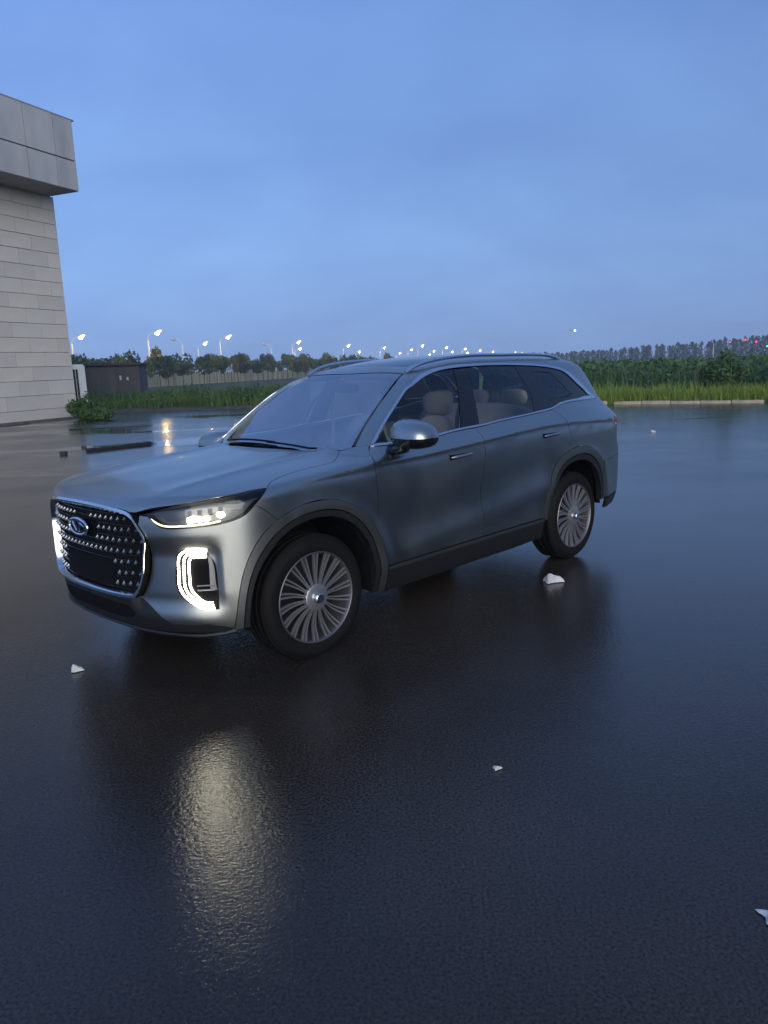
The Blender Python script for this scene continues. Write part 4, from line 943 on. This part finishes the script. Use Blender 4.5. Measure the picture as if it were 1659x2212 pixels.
# ================================================================== vegetation
LEAFM = {}
def leaf_mat(name, lo, hi, scale=1.5, trans=.25):
    m = mat(name, lo, .55, 0, .25); N, L, b = nodes(m)
    vary(m, scale, lo, hi, coords='Object')
    b.inputs['Subsurface Weight'].default_value = 0
    tr = N.new('ShaderNodeBsdfTranslucent'); src = b.inputs['Base Color'].links[0].from_socket; L.new(src, tr.inputs[0])
    mx = N.new('ShaderNodeMixShader'); mx.inputs[0].default_value = trans; out = N['Material Output']
    L.new(b.outputs[0], mx.inputs[1]); L.new(tr.outputs[0], mx.inputs[2]); L.new(mx.outputs[0], out.inputs[0]); return m
WEED = leaf_mat('weed_green', (.045, .095, .028), (.095, .165, .045), .8)
CROP = leaf_mat('young_crop_green', (.215, .295, .045), (.34, .41, .08), .9, .45)
SHRUB = leaf_mat('dark_shrub_green', (.060, .118, .048), (.110, .180, .070), .35)
TREEL = leaf_mat('tree_leaf_green', (.085, .105, .036), (.165, .165, .055), .5)
TREED = leaf_mat('dark_tree_leaf', (.035, .062, .030), (.065, .095, .042), .3)
BARK = mat('tree_bark', (.045, .040, .034), .9)
def blades(base, h, w, lean, rng, segs=2):
    """curved grass blades: base (n,3), heights, widths -> quads"""
    n = len(base); a = rng.uniform(0, 2 * np.pi, n); d = np.stack([np.cos(a), np.sin(a), np.zeros(n)], 1); s = np.stack([-np.sin(a), np.cos(a), np.zeros(n)], 1)
    V = []; ts = np.linspace(0, 1, segs + 1)
    for t in ts:
        c = base + d * (lean * h * t ** 1.8)[:, None] + np.array([0, 0, 1.]) * (h * t * (1 - .25 * lean * t))[:, None]
        ww = (w * (1 - t ** 1.5 * .92) * .5)[:, None]
        V += [c - s * ww, c + s * ww]
    V = np.stack(V, 1).reshape(-1, 3); k = 2 * (segs + 1); i = np.arange(n)[:, None] * k
    F = np.concatenate([np.stack([i[:, 0] + 2 * j, i[:, 0] + 2 * j + 1, i[:, 0] + 2 * j + 3, i[:, 0] + 2 * j + 2], 1) for j in range(segs)])
    return V, F
def leafquads(c, size, rng, up=.3):
    n = len(c); nrm_ = rng.normal(size=(n, 3)); nrm_[:, 2] = np.abs(nrm_[:, 2]) + up; nrm_ /= np.linalg.norm(nrm_, axis=1, keepdims=True)
    t = np.cross(nrm_, rng.normal(size=(n, 3))); t /= np.linalg.norm(t, axis=1, keepdims=True); b = np.cross(nrm_, t)
    s = np.asarray(size)[:, None] * np.ones((n, 1)); V = np.stack([c - t * s, c + b * s * .55, c + t * s, c - b * s * .55], 1).reshape(-1, 3)
    return V, np.arange(n * 4).reshape(n, 4)
def along(line, n, depth0, depth1, rng, power=1.):
    line = np.array(line, float); d = np.diff(line, axis=0); Ls = np.linalg.norm(d, axis=1); cum = np.concatenate([[0], np.cumsum(Ls)])
    s = rng.uniform(0, cum[-1], n); i = np.clip(np.searchsorted(cum, s) - 1, 0, len(d) - 1); t = (s - cum[i]) / Ls[i]
    p = line[i] + d[i] * t[:, None]; nn = np.stack([-d[i, 1], d[i, 0]], 1) / Ls[i][:, None]; nn = np.where(nn[:, 1:] < 0, -nn, nn)
    q = depth0 + (depth1 - depth0) * rng.uniform(0, 1, n) ** power
    return p + nn * q[:, None], s, q
def lump(x, y, f, seed): # cheap smooth noise
    return .5 + .25 * (np.sin(x * f + seed) * np.cos(y * f * 1.3 + seed * 2) + np.sin((x + y) * f * .57 + seed * 3) * np.cos((x - y) * f * .81 + 1.7 * seed))
def build_vegetation():
    # rank weeds behind the left edge of the lot
    left = [(-45, 46.6), (-30, 43.2), (-13.5, 39.2), (-9, 38.4), (-6.4, 37.5), (2.0, 33.7), (6.0, 30.6)]
    p, s, q = along(left, 26000, .5, 9.0, RNG, 1.3)
    h = (.55 + .75 * lump(p[:, 0], p[:, 1], .9, 1.3)) * RNG.uniform(.55, 1.15, len(p)) * np.where(q < 1.2, .65, 1.0)
    V, F = blades(np.column_stack([p, np.zeros(len(p))]), h * 1.08, RNG.uniform(.03, .08, len(p)), RNG.uniform(.1, .55, len(p)), RNG)
    p, s, q = along(left, 16000, .7, 8.5, RNG, 1.2)
    hz = (.95 * lump(p[:, 0], p[:, 1], .9, 1.3) + .35) * RNG.uniform(.15, 1, len(p)) * np.where(q < 1.2, .65, 1.0)
    V2, F2 = leafquads(np.column_stack([p, hz]), RNG.uniform(.06, .13, len(p)), RNG)
    tag(link('weeds', quads('weeds', np.concatenate([V, V2]), np.concatenate([F, F2 + len(V)])), WEED), kind='stuff')
    # bright crop-like grass behind the right kerb
    right = [(3.0, 32.7), (8.58, 28.5), (12.85, 25.7), (30, 13.6)]
    p, s, q = along(right, 15000, .25, 3.2, RNG, .9)
    tuft = (np.sin(s * 2.1) + np.sin(s * .83 + 1) > 1.05) & (RNG.uniform(0, 1, len(p)) < .10); p[tuft] -= np.array([.53, .85]) * (q[tuft] - .02)[:, None]
    h = (.42 + .42 * lump(p[:, 0], p[:, 1], 1.4, 4.1)) * RNG.uniform(.6, 1.15, len(p)) * np.where(q < .5, .6, 1.0) * np.where(tuft, .45, 1)
    V, F = blades(np.column_stack([p, np.zeros(len(p))]), h, RNG.uniform(.025, .06, len(p)), RNG.uniform(.15, .7, len(p)), RNG, 3)
    tag(link('bright_grass', quads('bright_grass', V, F), CROP), kind='stuff')
    # dark scrub filling the field to the right
    p, s, q = along([(3.0, 32.7), (8.58, 28.5), (12.85, 25.7), (34, 10.8)], 15000, 3.2, 16, RNG, 1.1)
    p2, s2, q2 = along([(0, 42.7), (16, 41.5), (34, 28.7), (60, 10)], 26000, 0, 110, RNG, 1.7)
    P = np.concatenate([p, p2]); big = np.concatenate([np.ones(len(p)), 1.6 * np.ones(len(p2)) + q2 * .012])
    top = 1.25 + .40 * lump(P[:, 0], P[:, 1], .55, 2.2)
    z = top * RNG.uniform(.12, 1, len(P)) ** .7
    V, F = leafquads(np.column_stack([P, z]), RNG.uniform(.07, .15, len(P)) * big, RNG)
    pb, sb, qb = along([(3.0, 32.7), (8.58, 28.5), (12.85, 25.7), (34, 10.8)], 8000, 3.0, 16, RNG)
    Vb, Fb_ = blades(np.column_stack([pb, np.zeros(len(pb))]), RNG.uniform(.7, 1.6, len(pb)), RNG.uniform(.04, .09, len(pb)), RNG.uniform(.1, .4, len(pb)), RNG, 2)
    tag(link('scrub', quads('scrub', np.concatenate([V, Vb]), np.concatenate([F, Fb_ + len(V)])), SHRUB), kind='stuff')
    # single bushes
    def bush(name, loc, r, h, n, m, label, sz):
        c = RNG.normal(size=(n, 3)); c /= np.linalg.norm(c, axis=1, keepdims=True); c *= RNG.uniform(.45, 1, n)[:, None] ** .6
        lp = 1 + .3 * np.sin(c[:, 0] * 5 + 1) * np.cos(c[:, 1] * 4)
        c = np.column_stack([c[:, 0] * r * lp, c[:, 1] * r * lp, (c[:, 2] * .5 + .5) * h * lp])
        V, F = leafquads(c, RNG.uniform(sz * .6, sz * 1.3, n), RNG)
        o = empty(name, loc); tag(o, label, 'bush'); link('foliage', quads('foliage', V, F), m, o)
        st = MB()
        for k in range(6):
            a = k * 1.05; st.tube([(0, 0, 0), (.3 * r * math.cos(a), .3 * r * math.sin(a), h * .45), (.6 * r * math.cos(a), .6 * r * math.sin(a), h * .85)], [.02, .014, .006], 5)
        st.build('stems', BARK, o)
    bush('bush', (-12.75, 33.7, 0), .72, .92, 2200, WEED, 'low weedy bush at the foot of the stone building corner', .07)
    bush('bush', (-11.75, 32.6, 0), .62, .45, 1300, WEED, 'small ragged weed clump in front of the corner bush', .06)
    bush('bush', (13.1, 29.6, 0), .75, 1.50, 2200, SHRUB, 'dark rounded bush standing behind the bright grass strip', .09)
    bush('bush', (16.4, 28.4, 0), 1.6, 1.95, 3200, SHRUB, 'broad dark bush at the right edge of the photo', .10)
    bush('bush', (14.6, 26.2, 0), .55, .95, 1200, CROP, 'pale green leafy tuft in the bright grass near the right edge', .08)
build_vegetation()

# ================================================================== trees
def crown_mesh(kind, seed):
    rng = np.random.default_rng(seed); n = {'round': 620, 'tall': 420}[kind]
    cl = []
    if kind == 'round':      # crown 1 m radius unit: centre 0, scaled later
        for k in range(11):
            a = rng.uniform(0, 6.28); r = rng.uniform(.15, .75); cl.append((r * math.cos(a), r * math.sin(a), rng.uniform(.05, .95), rng.uniform(.28, .5)))
    else:
        for k in range(9):
            z = k / 9; cl.append((rng.uniform(-.25, .25), rng.uniform(-.25, .25), z, .30 + .45 * math.sin(math.pi * min(1, z * .9 + .12)) * rng.uniform(.7, 1.1)))
        cl.append((0, 0, 1.0, .16))
    cl = np.array(cl); i = rng.integers(0, len(cl), n); d = rng.normal(size=(n, 3)); d /= np.linalg.norm(d, axis=1, keepdims=True); d *= rng.uniform(.4, 1, n)[:, None] ** .5
    c = cl[i, :3] + d * cl[i, 3:4] * np.array([1, 1, .75 if kind == 'round' else .45])
    V, F = leafquads(c, rng.uniform(.07, .15, n), rng, .2); return quads('crown', V, F)
def trunk_mesh(seed, br=5):
    rng = random.Random(seed); mb = MB(); mb.tube([(0, 0, 0), (.02, .01, .35), (-.02, .02, .7), (0, 0, 1.0)], [.05, .04, .03, .012], 6)
    for k in range(br):
        z = rng.uniform(.5, .9); a = rng.uniform(0, 6.28); mb.tube([(0, 0, z), (.13 * math.cos(a), .13 * math.sin(a), z + .12), (.22 * math.cos(a), .22 * math.sin(a), z + .25)], [.018, .012, .005], 5)
    me = mb.mesh('trunk'); me.materials.append(BARK); return me
def tree(name, loc, crown, trunk, h, r, z0, label, group):
    o = empty(name, loc, random.uniform(0, 6.28)); tag(o, label, 'tree', group)
    t = link('trunk', trunk, None, o); t.scale = (h * .32, h * .32, h * .9)
    c = link('crown', crown, None, o); c.location = (0, 0, z0); c.scale = (r * random.uniform(.8, 1.25), r * random.uniform(.8, 1.25), h - z0); c.rotation_euler = (random.uniform(-.12, .12), random.uniform(-.12, .12), random.uniform(0, 6))
    return o
def build_trees():
    crowns = []
    for k in range(5):
        me = crown_mesh('round', 20 + k); me.materials.append(TREEL if k % 2 else TREED); crowns.append(me)
    tall = []
    for k in range(5):
        me = crown_mesh('tall', 40 + k); me.materials.append(TREED); tall.append(me)
    trunks = [trunk_mesh(k) for k in range(3)]
    d = np.array([.255, .967]); nrm2 = np.array([-.967, .255])
    # roadside row with bare trunks, then a looser row of taller crowns behind it
    for k in range(-6, 52):
        p = np.array([-38, 112.]) + d * 3.0 * k + RNG.normal(size=2) * .35
        h = RNG.uniform(3.5, 5.2)
        tree('roadside_tree', (p[0], p[1], 0), crowns[k % 5], trunks[k % 3], h, RNG.uniform(1.2, 2.1), RNG.uniform(1.7, 2.3), 'slim roadside tree with a bare trunk in the lamp-lit row', 'roadside trees in the lamp-lit row')
    for k in range(-4, 26):
        p = np.array([-50, 118.]) + d * 8.5 * k + RNG.normal(size=2) * 1.5
        h = RNG.uniform(4.4, 5.8) if k % 4 else RNG.uniform(5.8, 6.8)
        tree('background_tree', (p[0], p[1], 0), crowns[(k + 2) % 5], trunks[k % 3], h, RNG.uniform(2.2, 3.2), 1.6, 'broad dark tree behind the row of slim roadside trees', 'broad trees behind the roadside row')
    # far shelter belt on the right
    for k in range(74):
        a = .185 + .0052 * k + RNG.uniform(-.002, .002); dist = 430 + RNG.uniform(-25, 25)
        el = np.interp(a, [.18, .30, .36, .40, .42, .46, .6], [.0085, .0098, .0125, .0150, .0165, .0150, .015]) + RNG.uniform(-.0022, .0018)
        h = CAM_H + el * dist
        tree('poplar_tree', (dist * math.sin(a), dist * math.cos(a), 0), tall[k % 5], trunks[k % 3], h, RNG.uniform(1.9, 3.0), .8, 'dark poplar in the distant shelter belt on the right', 'poplars of the distant shelter belt')
build_trees()

# ================================================================== sheds, fences, lamps, small things
def build_street():
    # dark shed behind the weeds
    sh = empty('shed', (-16.1, 47.6, 0), .10); tag(sh, 'low dark grey shed with two small pale panes behind the weeds', 'shed')
    SM = mat('shed_sheet', (.055, .058, .066), .7); vary(SM, 2.0, (.045, .048, .055), (.070, .072, .080), stretch=(1, 1, .3))
    mb = MB(); mb.box((0, 0, 1.22), (3.55, 2.4, 2.44)); mb.build('wall', SM, sh)
    mb = MB(); mb.box((-.0, -.05, 2.52), (3.85, 2.8, .12), Matrix.Rotation(.012, 3, 'Y')); mb.build('roof', mat('shed_roof', (.035, .036, .040), .7), sh)
    for i in range(9):
        mb = MB(); mb.box((-1.6 + i * .4, -1.21, 1.22), (.035, .03, 2.40)); mb.build('cladding_rib', SM, sh)
    mb = MB(); mb.box((.95, -1.215, 1.05), (1.0, .03, 2.05)); dr = mb.build('door', mat('shed_door', (.040, .043, .052), .6), sh)
    for x, z, hh in ((.70, 1.72, .26), (1.10, 1.66, .18)):
        mb = MB(); mb.box((x, -1.235, z), (.11, .02, hh)); mb.build('pane', mat('pale_pane', (.40, .42, .42), .5), dr)
    # pale hoarding behind the roadside trees
    PF = mat('pale_hoarding', (.50, .47, .30), .8); vary(PF, .35, (.40, .38, .24), (.54, .51, .34))
    d = Vector((.255, .967, 0)); base = Vector((-44.5, 104, 0)); n = 62; L = 3.0
    hb = empty('hoarding', base, math.atan2(d.y, d.x)); tag(hb, 'long pale hoarding lit by street lamps behind the tree trunks', 'fence')
    mb = MB(); mb.box((0, 0, 1.12), (2.96, .05, 2.1)); pm = mb.mesh('panel'); pm.materials.append(PF)
    mb = MB(); mb.box((0, 0, 1.12), (.08, .12, 2.24)); qm = mb.mesh('post'); qm.materials.append(mat('hoarding_post', (.2, .19, .13), .7))
    for i in range(n):
        link('panel', pm, None, hb, (i * L, 0, 0)); link('post', qm, None, hb, (i * L - L / 2, -.05, 0))
    # street lamps
    POLE = mat('galvanised_pole', (.72, .70, .66), .5, 0)
    LAMP_HALO = mat('sodium_lamp_halo', (1, .8, .5), .4, emit=(1.0, .60, .14), estr=1.9)  # enlarged glass: the glow halo in humid air is put into its emission
    CORE = mat('sodium_arc', (1, .8, .5), .4, emit=(1.0, .66, .22), estr=380)
    HEAD = mat('lamp_head_grey', (.12, .12, .13), .5)
    OFF = mat('unlit_lamp_glass', (.5, .52, .55), .3)
    def lamp_parts(lit):
        mb = MB(); mb.tube([(0, 0, 0), (0, 0, 1.0), (0, 0, 8.6)], [.26, .23, .17], 10); p = mb.mesh('pole', True, 40); p.materials.append(POLE)
        mb = MB(); mb.tube([(0, 0, 8.5), (.10, 0, 9.1), (.6, 0, 9.75), (1.55, 0, 10.05)], [.06, .055, .05, .045], 8); a = mb.mesh('arm', True, 40); a.materials.append(POLE)
        mb = MB(); mb.box((2.0, 0, 10.14), (1.0, .36, .16), Matrix.Rotation(-.22, 3, 'Y'), .06); h = mb.mesh('lamp_head', True); h.materials.append(HEAD)
        mb = MB(); bm = bmesh.new(); bmesh.ops.create_icosphere(bm, subdivisions=2, radius=1); mb.add([(2.05 + v.co.x * .72, v.co.y * .5, 9.98 + v.co.z * .30 + .3 * v.co.x) for v in bm.verts], [[v.index for v in f.verts] for f in bm.faces]); bm.free()
        g = mb.mesh('lamp_glass', True); g.materials.append(LAMP_HALO if lit else OFF)
        mb = MB(); bm = bmesh.new(); bmesh.ops.create_icosphere(bm, subdivisions=2, radius=1); mb.add([(2.0 + v.co.x * .25, v.co.y * .22, 9.66 + v.co.z * .15 + .08 * v.co.x) for v in bm.verts], [[v.index for v in f.verts] for f in bm.faces]); bm.free()
        k = mb.mesh('bulb', True); k.materials.append(CORE if lit else OFF); return p, a, h, g, k
    LIT, UNLIT = lamp_parts(True), lamp_parts(False)
    def lamp(x, y, rz, label, lit=True, group=None, sc=1.0):
        o = empty('street_lamp', (x, y, 0), rz); tag(o, label, 'street lamp', group); o.scale = (sc, sc, sc)
        for nm, me in zip(('pole', 'arm', 'lamp_head', 'lamp_glass', 'bulb'), LIT if lit else UNLIT): link(nm, me, None, o)
    # the lamp hangs about 2 m out from its pole: place poles so the lamps fall where the photo has them
    near = [(-57.3, 153.5, 'lit street lamp nearest the stone building, above the shed'), (-41.2, 149.1, 'tallest lit street lamp, just right of the shed'), (-45.5, 209.0, 'lit street lamp between the two unlit posts and the trees, third from the building'), (-33.5, 178.5, 'lit street lamp fourth from the stone building')]
    for x, y, lb in near: lamp(x - 2.0, y, 0.0, lb, True, 'street lamps along the road')
    mid = [(-22.6, 227.9, 'upper lamp of the close pair above the tree line'), (-28.7, 292.7, 'lower lamp of the close pair above the tree line'), (-10.2, 280.7, 'lit street lamp left of the car roof, taller of two'), (-8.9, 385.2, 'lit street lamp left of the car roof, lower of two')]
    for x, y, lb in mid: lamp(x - 2.0, y, 0.0, lb, True, 'street lamps along the road')
    far = [(3.0, 333.2), (13.5, 472.6), (17.1, 390.7), (18.6, 322.5), (38.9, 586.8), (32.5, 451.0), (33.2, 376.4), (48.6, 508.5), (47.9, 427.9), (66.1, 575.8), (65.0, 495.7), (83.9, 569.3), (115.4, 655.7), (132.4, 717.9), (186.2, 880.9), (202.9, 935.1)]
    for x, y in far: lamp(x - 2.0, y, 0.0, 'tiny distant street lamp glowing just above the car roof', True, 'distant street lamps above the roof', 1.0)
    lamp(-44.0, 178.3, math.pi, 'unlit pale lamp post between the second and third lit lamps', False, 'street lamps along the road')
    lamp(-31.6, 234.6, math.pi, 'unlit pale lamp post right of the fourth lit lamp', False, 'street lamps along the road')
    lamp(420 * math.sin(.405), 420 * math.cos(.405), math.pi, 'thin unlit lamp post among the poplars left of the red signals', False, None, .74)
    lamp(420 * math.sin(.306), 420 * math.cos(.306), math.pi, 'thin unlit lamp post among the poplars nearer the car', False, None, .74)
    # traffic signals at the far right
    def signal(a, el, dist, col, label, hh):
        z = CAM_H + el * dist; o = empty('traffic_signal', (dist * math.sin(a), dist * math.cos(a), 0), -a); tag(o, label, 'traffic light')
        mb = MB(); mb.tube([(0, .2, 0), (0, .2, z + .7)], .09, 8); mb.build('pole', HEAD, o)
        mb = MB(); mb.box((0, 0, z - .1), (.62, .3, 1.5), None, .05); mb.build('housing', DARK, o)
        mb = MB(); bm = bmesh.new(); bmesh.ops.create_icosphere(bm, subdivisions=2, radius=1); mb.add([(v.co.x * hh, -.16 + v.co.y * .2, z + v.co.z * hh * 1.3) for v in bm.verts], [[v.index for v in f.verts] for f in bm.faces]); bm.free()
        mb.build('signal_light', mat('signal_' + ('red' if col[0] > col[1] else 'green'), col, .4, emit=col, estr=1.1), o, True)
    signal(.4225, .0124, 300, (1.0, .05, .12), 'red traffic signal, leftmost of the three red ones', .26)
    signal(.4385, .0142, 300, (1.0, .05, .12), 'red traffic signal, highest of the three red ones', .34)
    signal(.4500, .0115, 300, (1.0, .05, .12), 'red traffic signal, rightmost of the three red ones', .38)
    signal(.4615, .0060, 300, (.10, .9, .55), 'green traffic signal low at the far right tree line', .28)
    # aircraft with its landing light
    ac = empty('aircraft', (900 * math.sin(.2434), 900 * math.cos(.2434), CAM_H + 900 * .0355), 2.6); tag(ac, 'tiny distant aircraft showing one bright light in the sky', 'aircraft')
    mb = MB(); mb.tube([(-3.2, 0, 0), (-2.6, 0, 0), (2.2, 0, .1), (3.6, 0, .3)], [.15, .5, .45, .1], 10); mb.build('fuselage', mat('aircraft_grey', (.3, .32, .36), .5), ac, True)
    mb = MB(); mb.box((0, 0, .5), (1.2, 9, .14)); mb.build('wing', MATS['aircraft_grey'], ac); mb = MB(); mb.box((3.2, 0, .8), (.7, .1, 1.2)); mb.build('tail_fin', MATS['aircraft_grey'], ac)
    mb = MB(); bm = bmesh.new(); bmesh.ops.create_icosphere(bm, subdivisions=2, radius=1.05); bmesh.ops.translate(bm, verts=bm.verts, vec=(-3.0, 0, -.5)); mb.add([v.co for v in bm.verts], [[v.index for v in f.verts] for f in bm.faces]); bm.free()
    mb.build('landing_light', mat('landing_light', (1, .9, .7), .4, emit=(1.0, .88, .62), estr=5), ac, True)
    # rubber stop and chock on the asphalt behind the bonnet
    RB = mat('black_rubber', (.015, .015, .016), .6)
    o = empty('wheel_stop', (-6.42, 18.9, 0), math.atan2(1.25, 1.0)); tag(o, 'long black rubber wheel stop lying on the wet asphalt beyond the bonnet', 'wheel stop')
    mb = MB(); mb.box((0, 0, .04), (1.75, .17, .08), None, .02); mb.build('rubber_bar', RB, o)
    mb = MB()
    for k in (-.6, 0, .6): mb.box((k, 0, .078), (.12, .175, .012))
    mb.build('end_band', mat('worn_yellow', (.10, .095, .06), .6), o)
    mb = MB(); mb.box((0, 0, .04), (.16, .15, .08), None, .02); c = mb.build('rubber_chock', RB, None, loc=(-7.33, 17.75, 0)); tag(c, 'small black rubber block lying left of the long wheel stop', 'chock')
    # litter
    def paper(name, loc, r, h, seed, label, cat, stretch=1.4, rz=0.):
        rng = np.random.default_rng(seed); n = 29; V = []; Fc = []; fold = rng.uniform(-1, 1, (5, 3))
        for i in range(n):
            for j in range(n):
                u, v = i / (n - 1) * 2 - 1, j / (n - 1) * 2 - 1
                z = sum(abs(math.sin(3.4 * (u * f[0] + v * f[1]) + 3 * f[2])) for f in fold) / 5
                e = max(0, 1 - max(abs(u), abs(v)) ** 5); ed = 1 + .09 * math.sin(5 * math.atan2(v, u) + seed) + .03 * rng.uniform(-1, 1)
                V.append((u * r * stretch * ed, v * r * ed * (.75 + .25 * math.cos(2 * u + seed)), .002 + h * (e ** .6) * z * (1.15 - .5 * u) + h * .03 * rng.uniform(0, 1)))
        for i in range(n - 1):
            for j in range(n - 1): Fc.append((i * n + j, (i + 1) * n + j, (i + 1) * n + j + 1, i * n + j + 1))
        me = mesh(name, V, Fc, True); o = link(name, me, PAPER, None, loc); o.rotation_euler = (0, 0, rz)
        so = o.modifiers.new('smooth', 'SUBSURF'); so.levels = 1; so.render_levels = 1
        tag(o, label, cat); return o
    PAPER = mat('wet_paper', (.62, .63, .64), .6); vary(PAPER, 14, (.38, .39, .41), (.58, .59, .60))
    paper('crumpled_paper', (1.285, 5.70, .002), .050, .058, 3, 'crumpled white tissue on the asphalt near the rear wheel', 'tissue', 1.4, .2)
    paper('crumpled_paper', (-1.835, 4.27, .002), .028, .036, 5, 'small crumpled white scrap on the asphalt left of the front bumper', 'tissue', 1.1, .8)
    paper('paper_scrap', (.432, 2.965, .002), .013, .012, 8, 'tiny white scrap on the dark asphalt in the foreground', 'litter', 1.4, .3)
    paper('paper_sheet', (1.150, 2.035, .002), .045, .008, 9, 'white paper at the right edge of the foreground asphalt', 'litter', 1.4, .1)
    paper('paper_scrap', (6.09, 17.22, .002), .05, .05, 12, 'white speck on the wet asphalt behind the car at right', 'litter', 1.0)
build_street()

# unseen dark hall on the right, added to darken the reflections in the doors
def build_added_hall():
    h = empty('added_hall', (33.0, -6.0, 0), math.radians(8)); tag(h, 'long dark hall added out of view on the right to darken the door reflections', 'building')
    HM = mat('added_hall_sheet', (.050, .052, .056), .6); vary(HM, .6, (.042, .044, .048), (.060, .062, .066))
    mb = MB(); mb.box((0, 0, 4.2), (12, 34, 8.4)); mb.build('wall', HM, h)
    mb = MB(); mb.box((0, 0, 8.5), (12.6, 34.6, .25)); mb.build('roof', mat('added_hall_roof', (.03, .031, .034), .6), h)
    for i in range(8):
        mb = MB(); mb.box((-6.03, -14 + i * 4, 2.6), (.08, 2.6, 1.6)); f = mb.build('window', mat('added_hall_frame', (.08, .082, .085), .5), h)
        mb = MB(); mb.box((-6.075, -14 + i * 4, 2.6), (.03, 2.4, 1.4)); mb.build('pane', BLACK, f)
build_added_hall()

# ---- dusk haze over the whole place
def build_haze():
    mb = MB(); mb.box((0, 560, 19.5), (1800, 1240, 41)); hz = bpy.data.materials.new('haze_air'); hz.use_nodes = True
    N, L = hz.node_tree.nodes, hz.node_tree.links; N.clear(); o = N.new('ShaderNodeOutputMaterial'); v = N.new('ShaderNodeVolumePrincipled')
    v.inputs['Color'].default_value = (.70, .82, .98, 1); v.inputs['Density'].default_value = 0.0006; L.new(v.outputs[0], o.inputs['Volume'])
    tag(mb.build('haze', hz), kind='stuff')
build_haze()
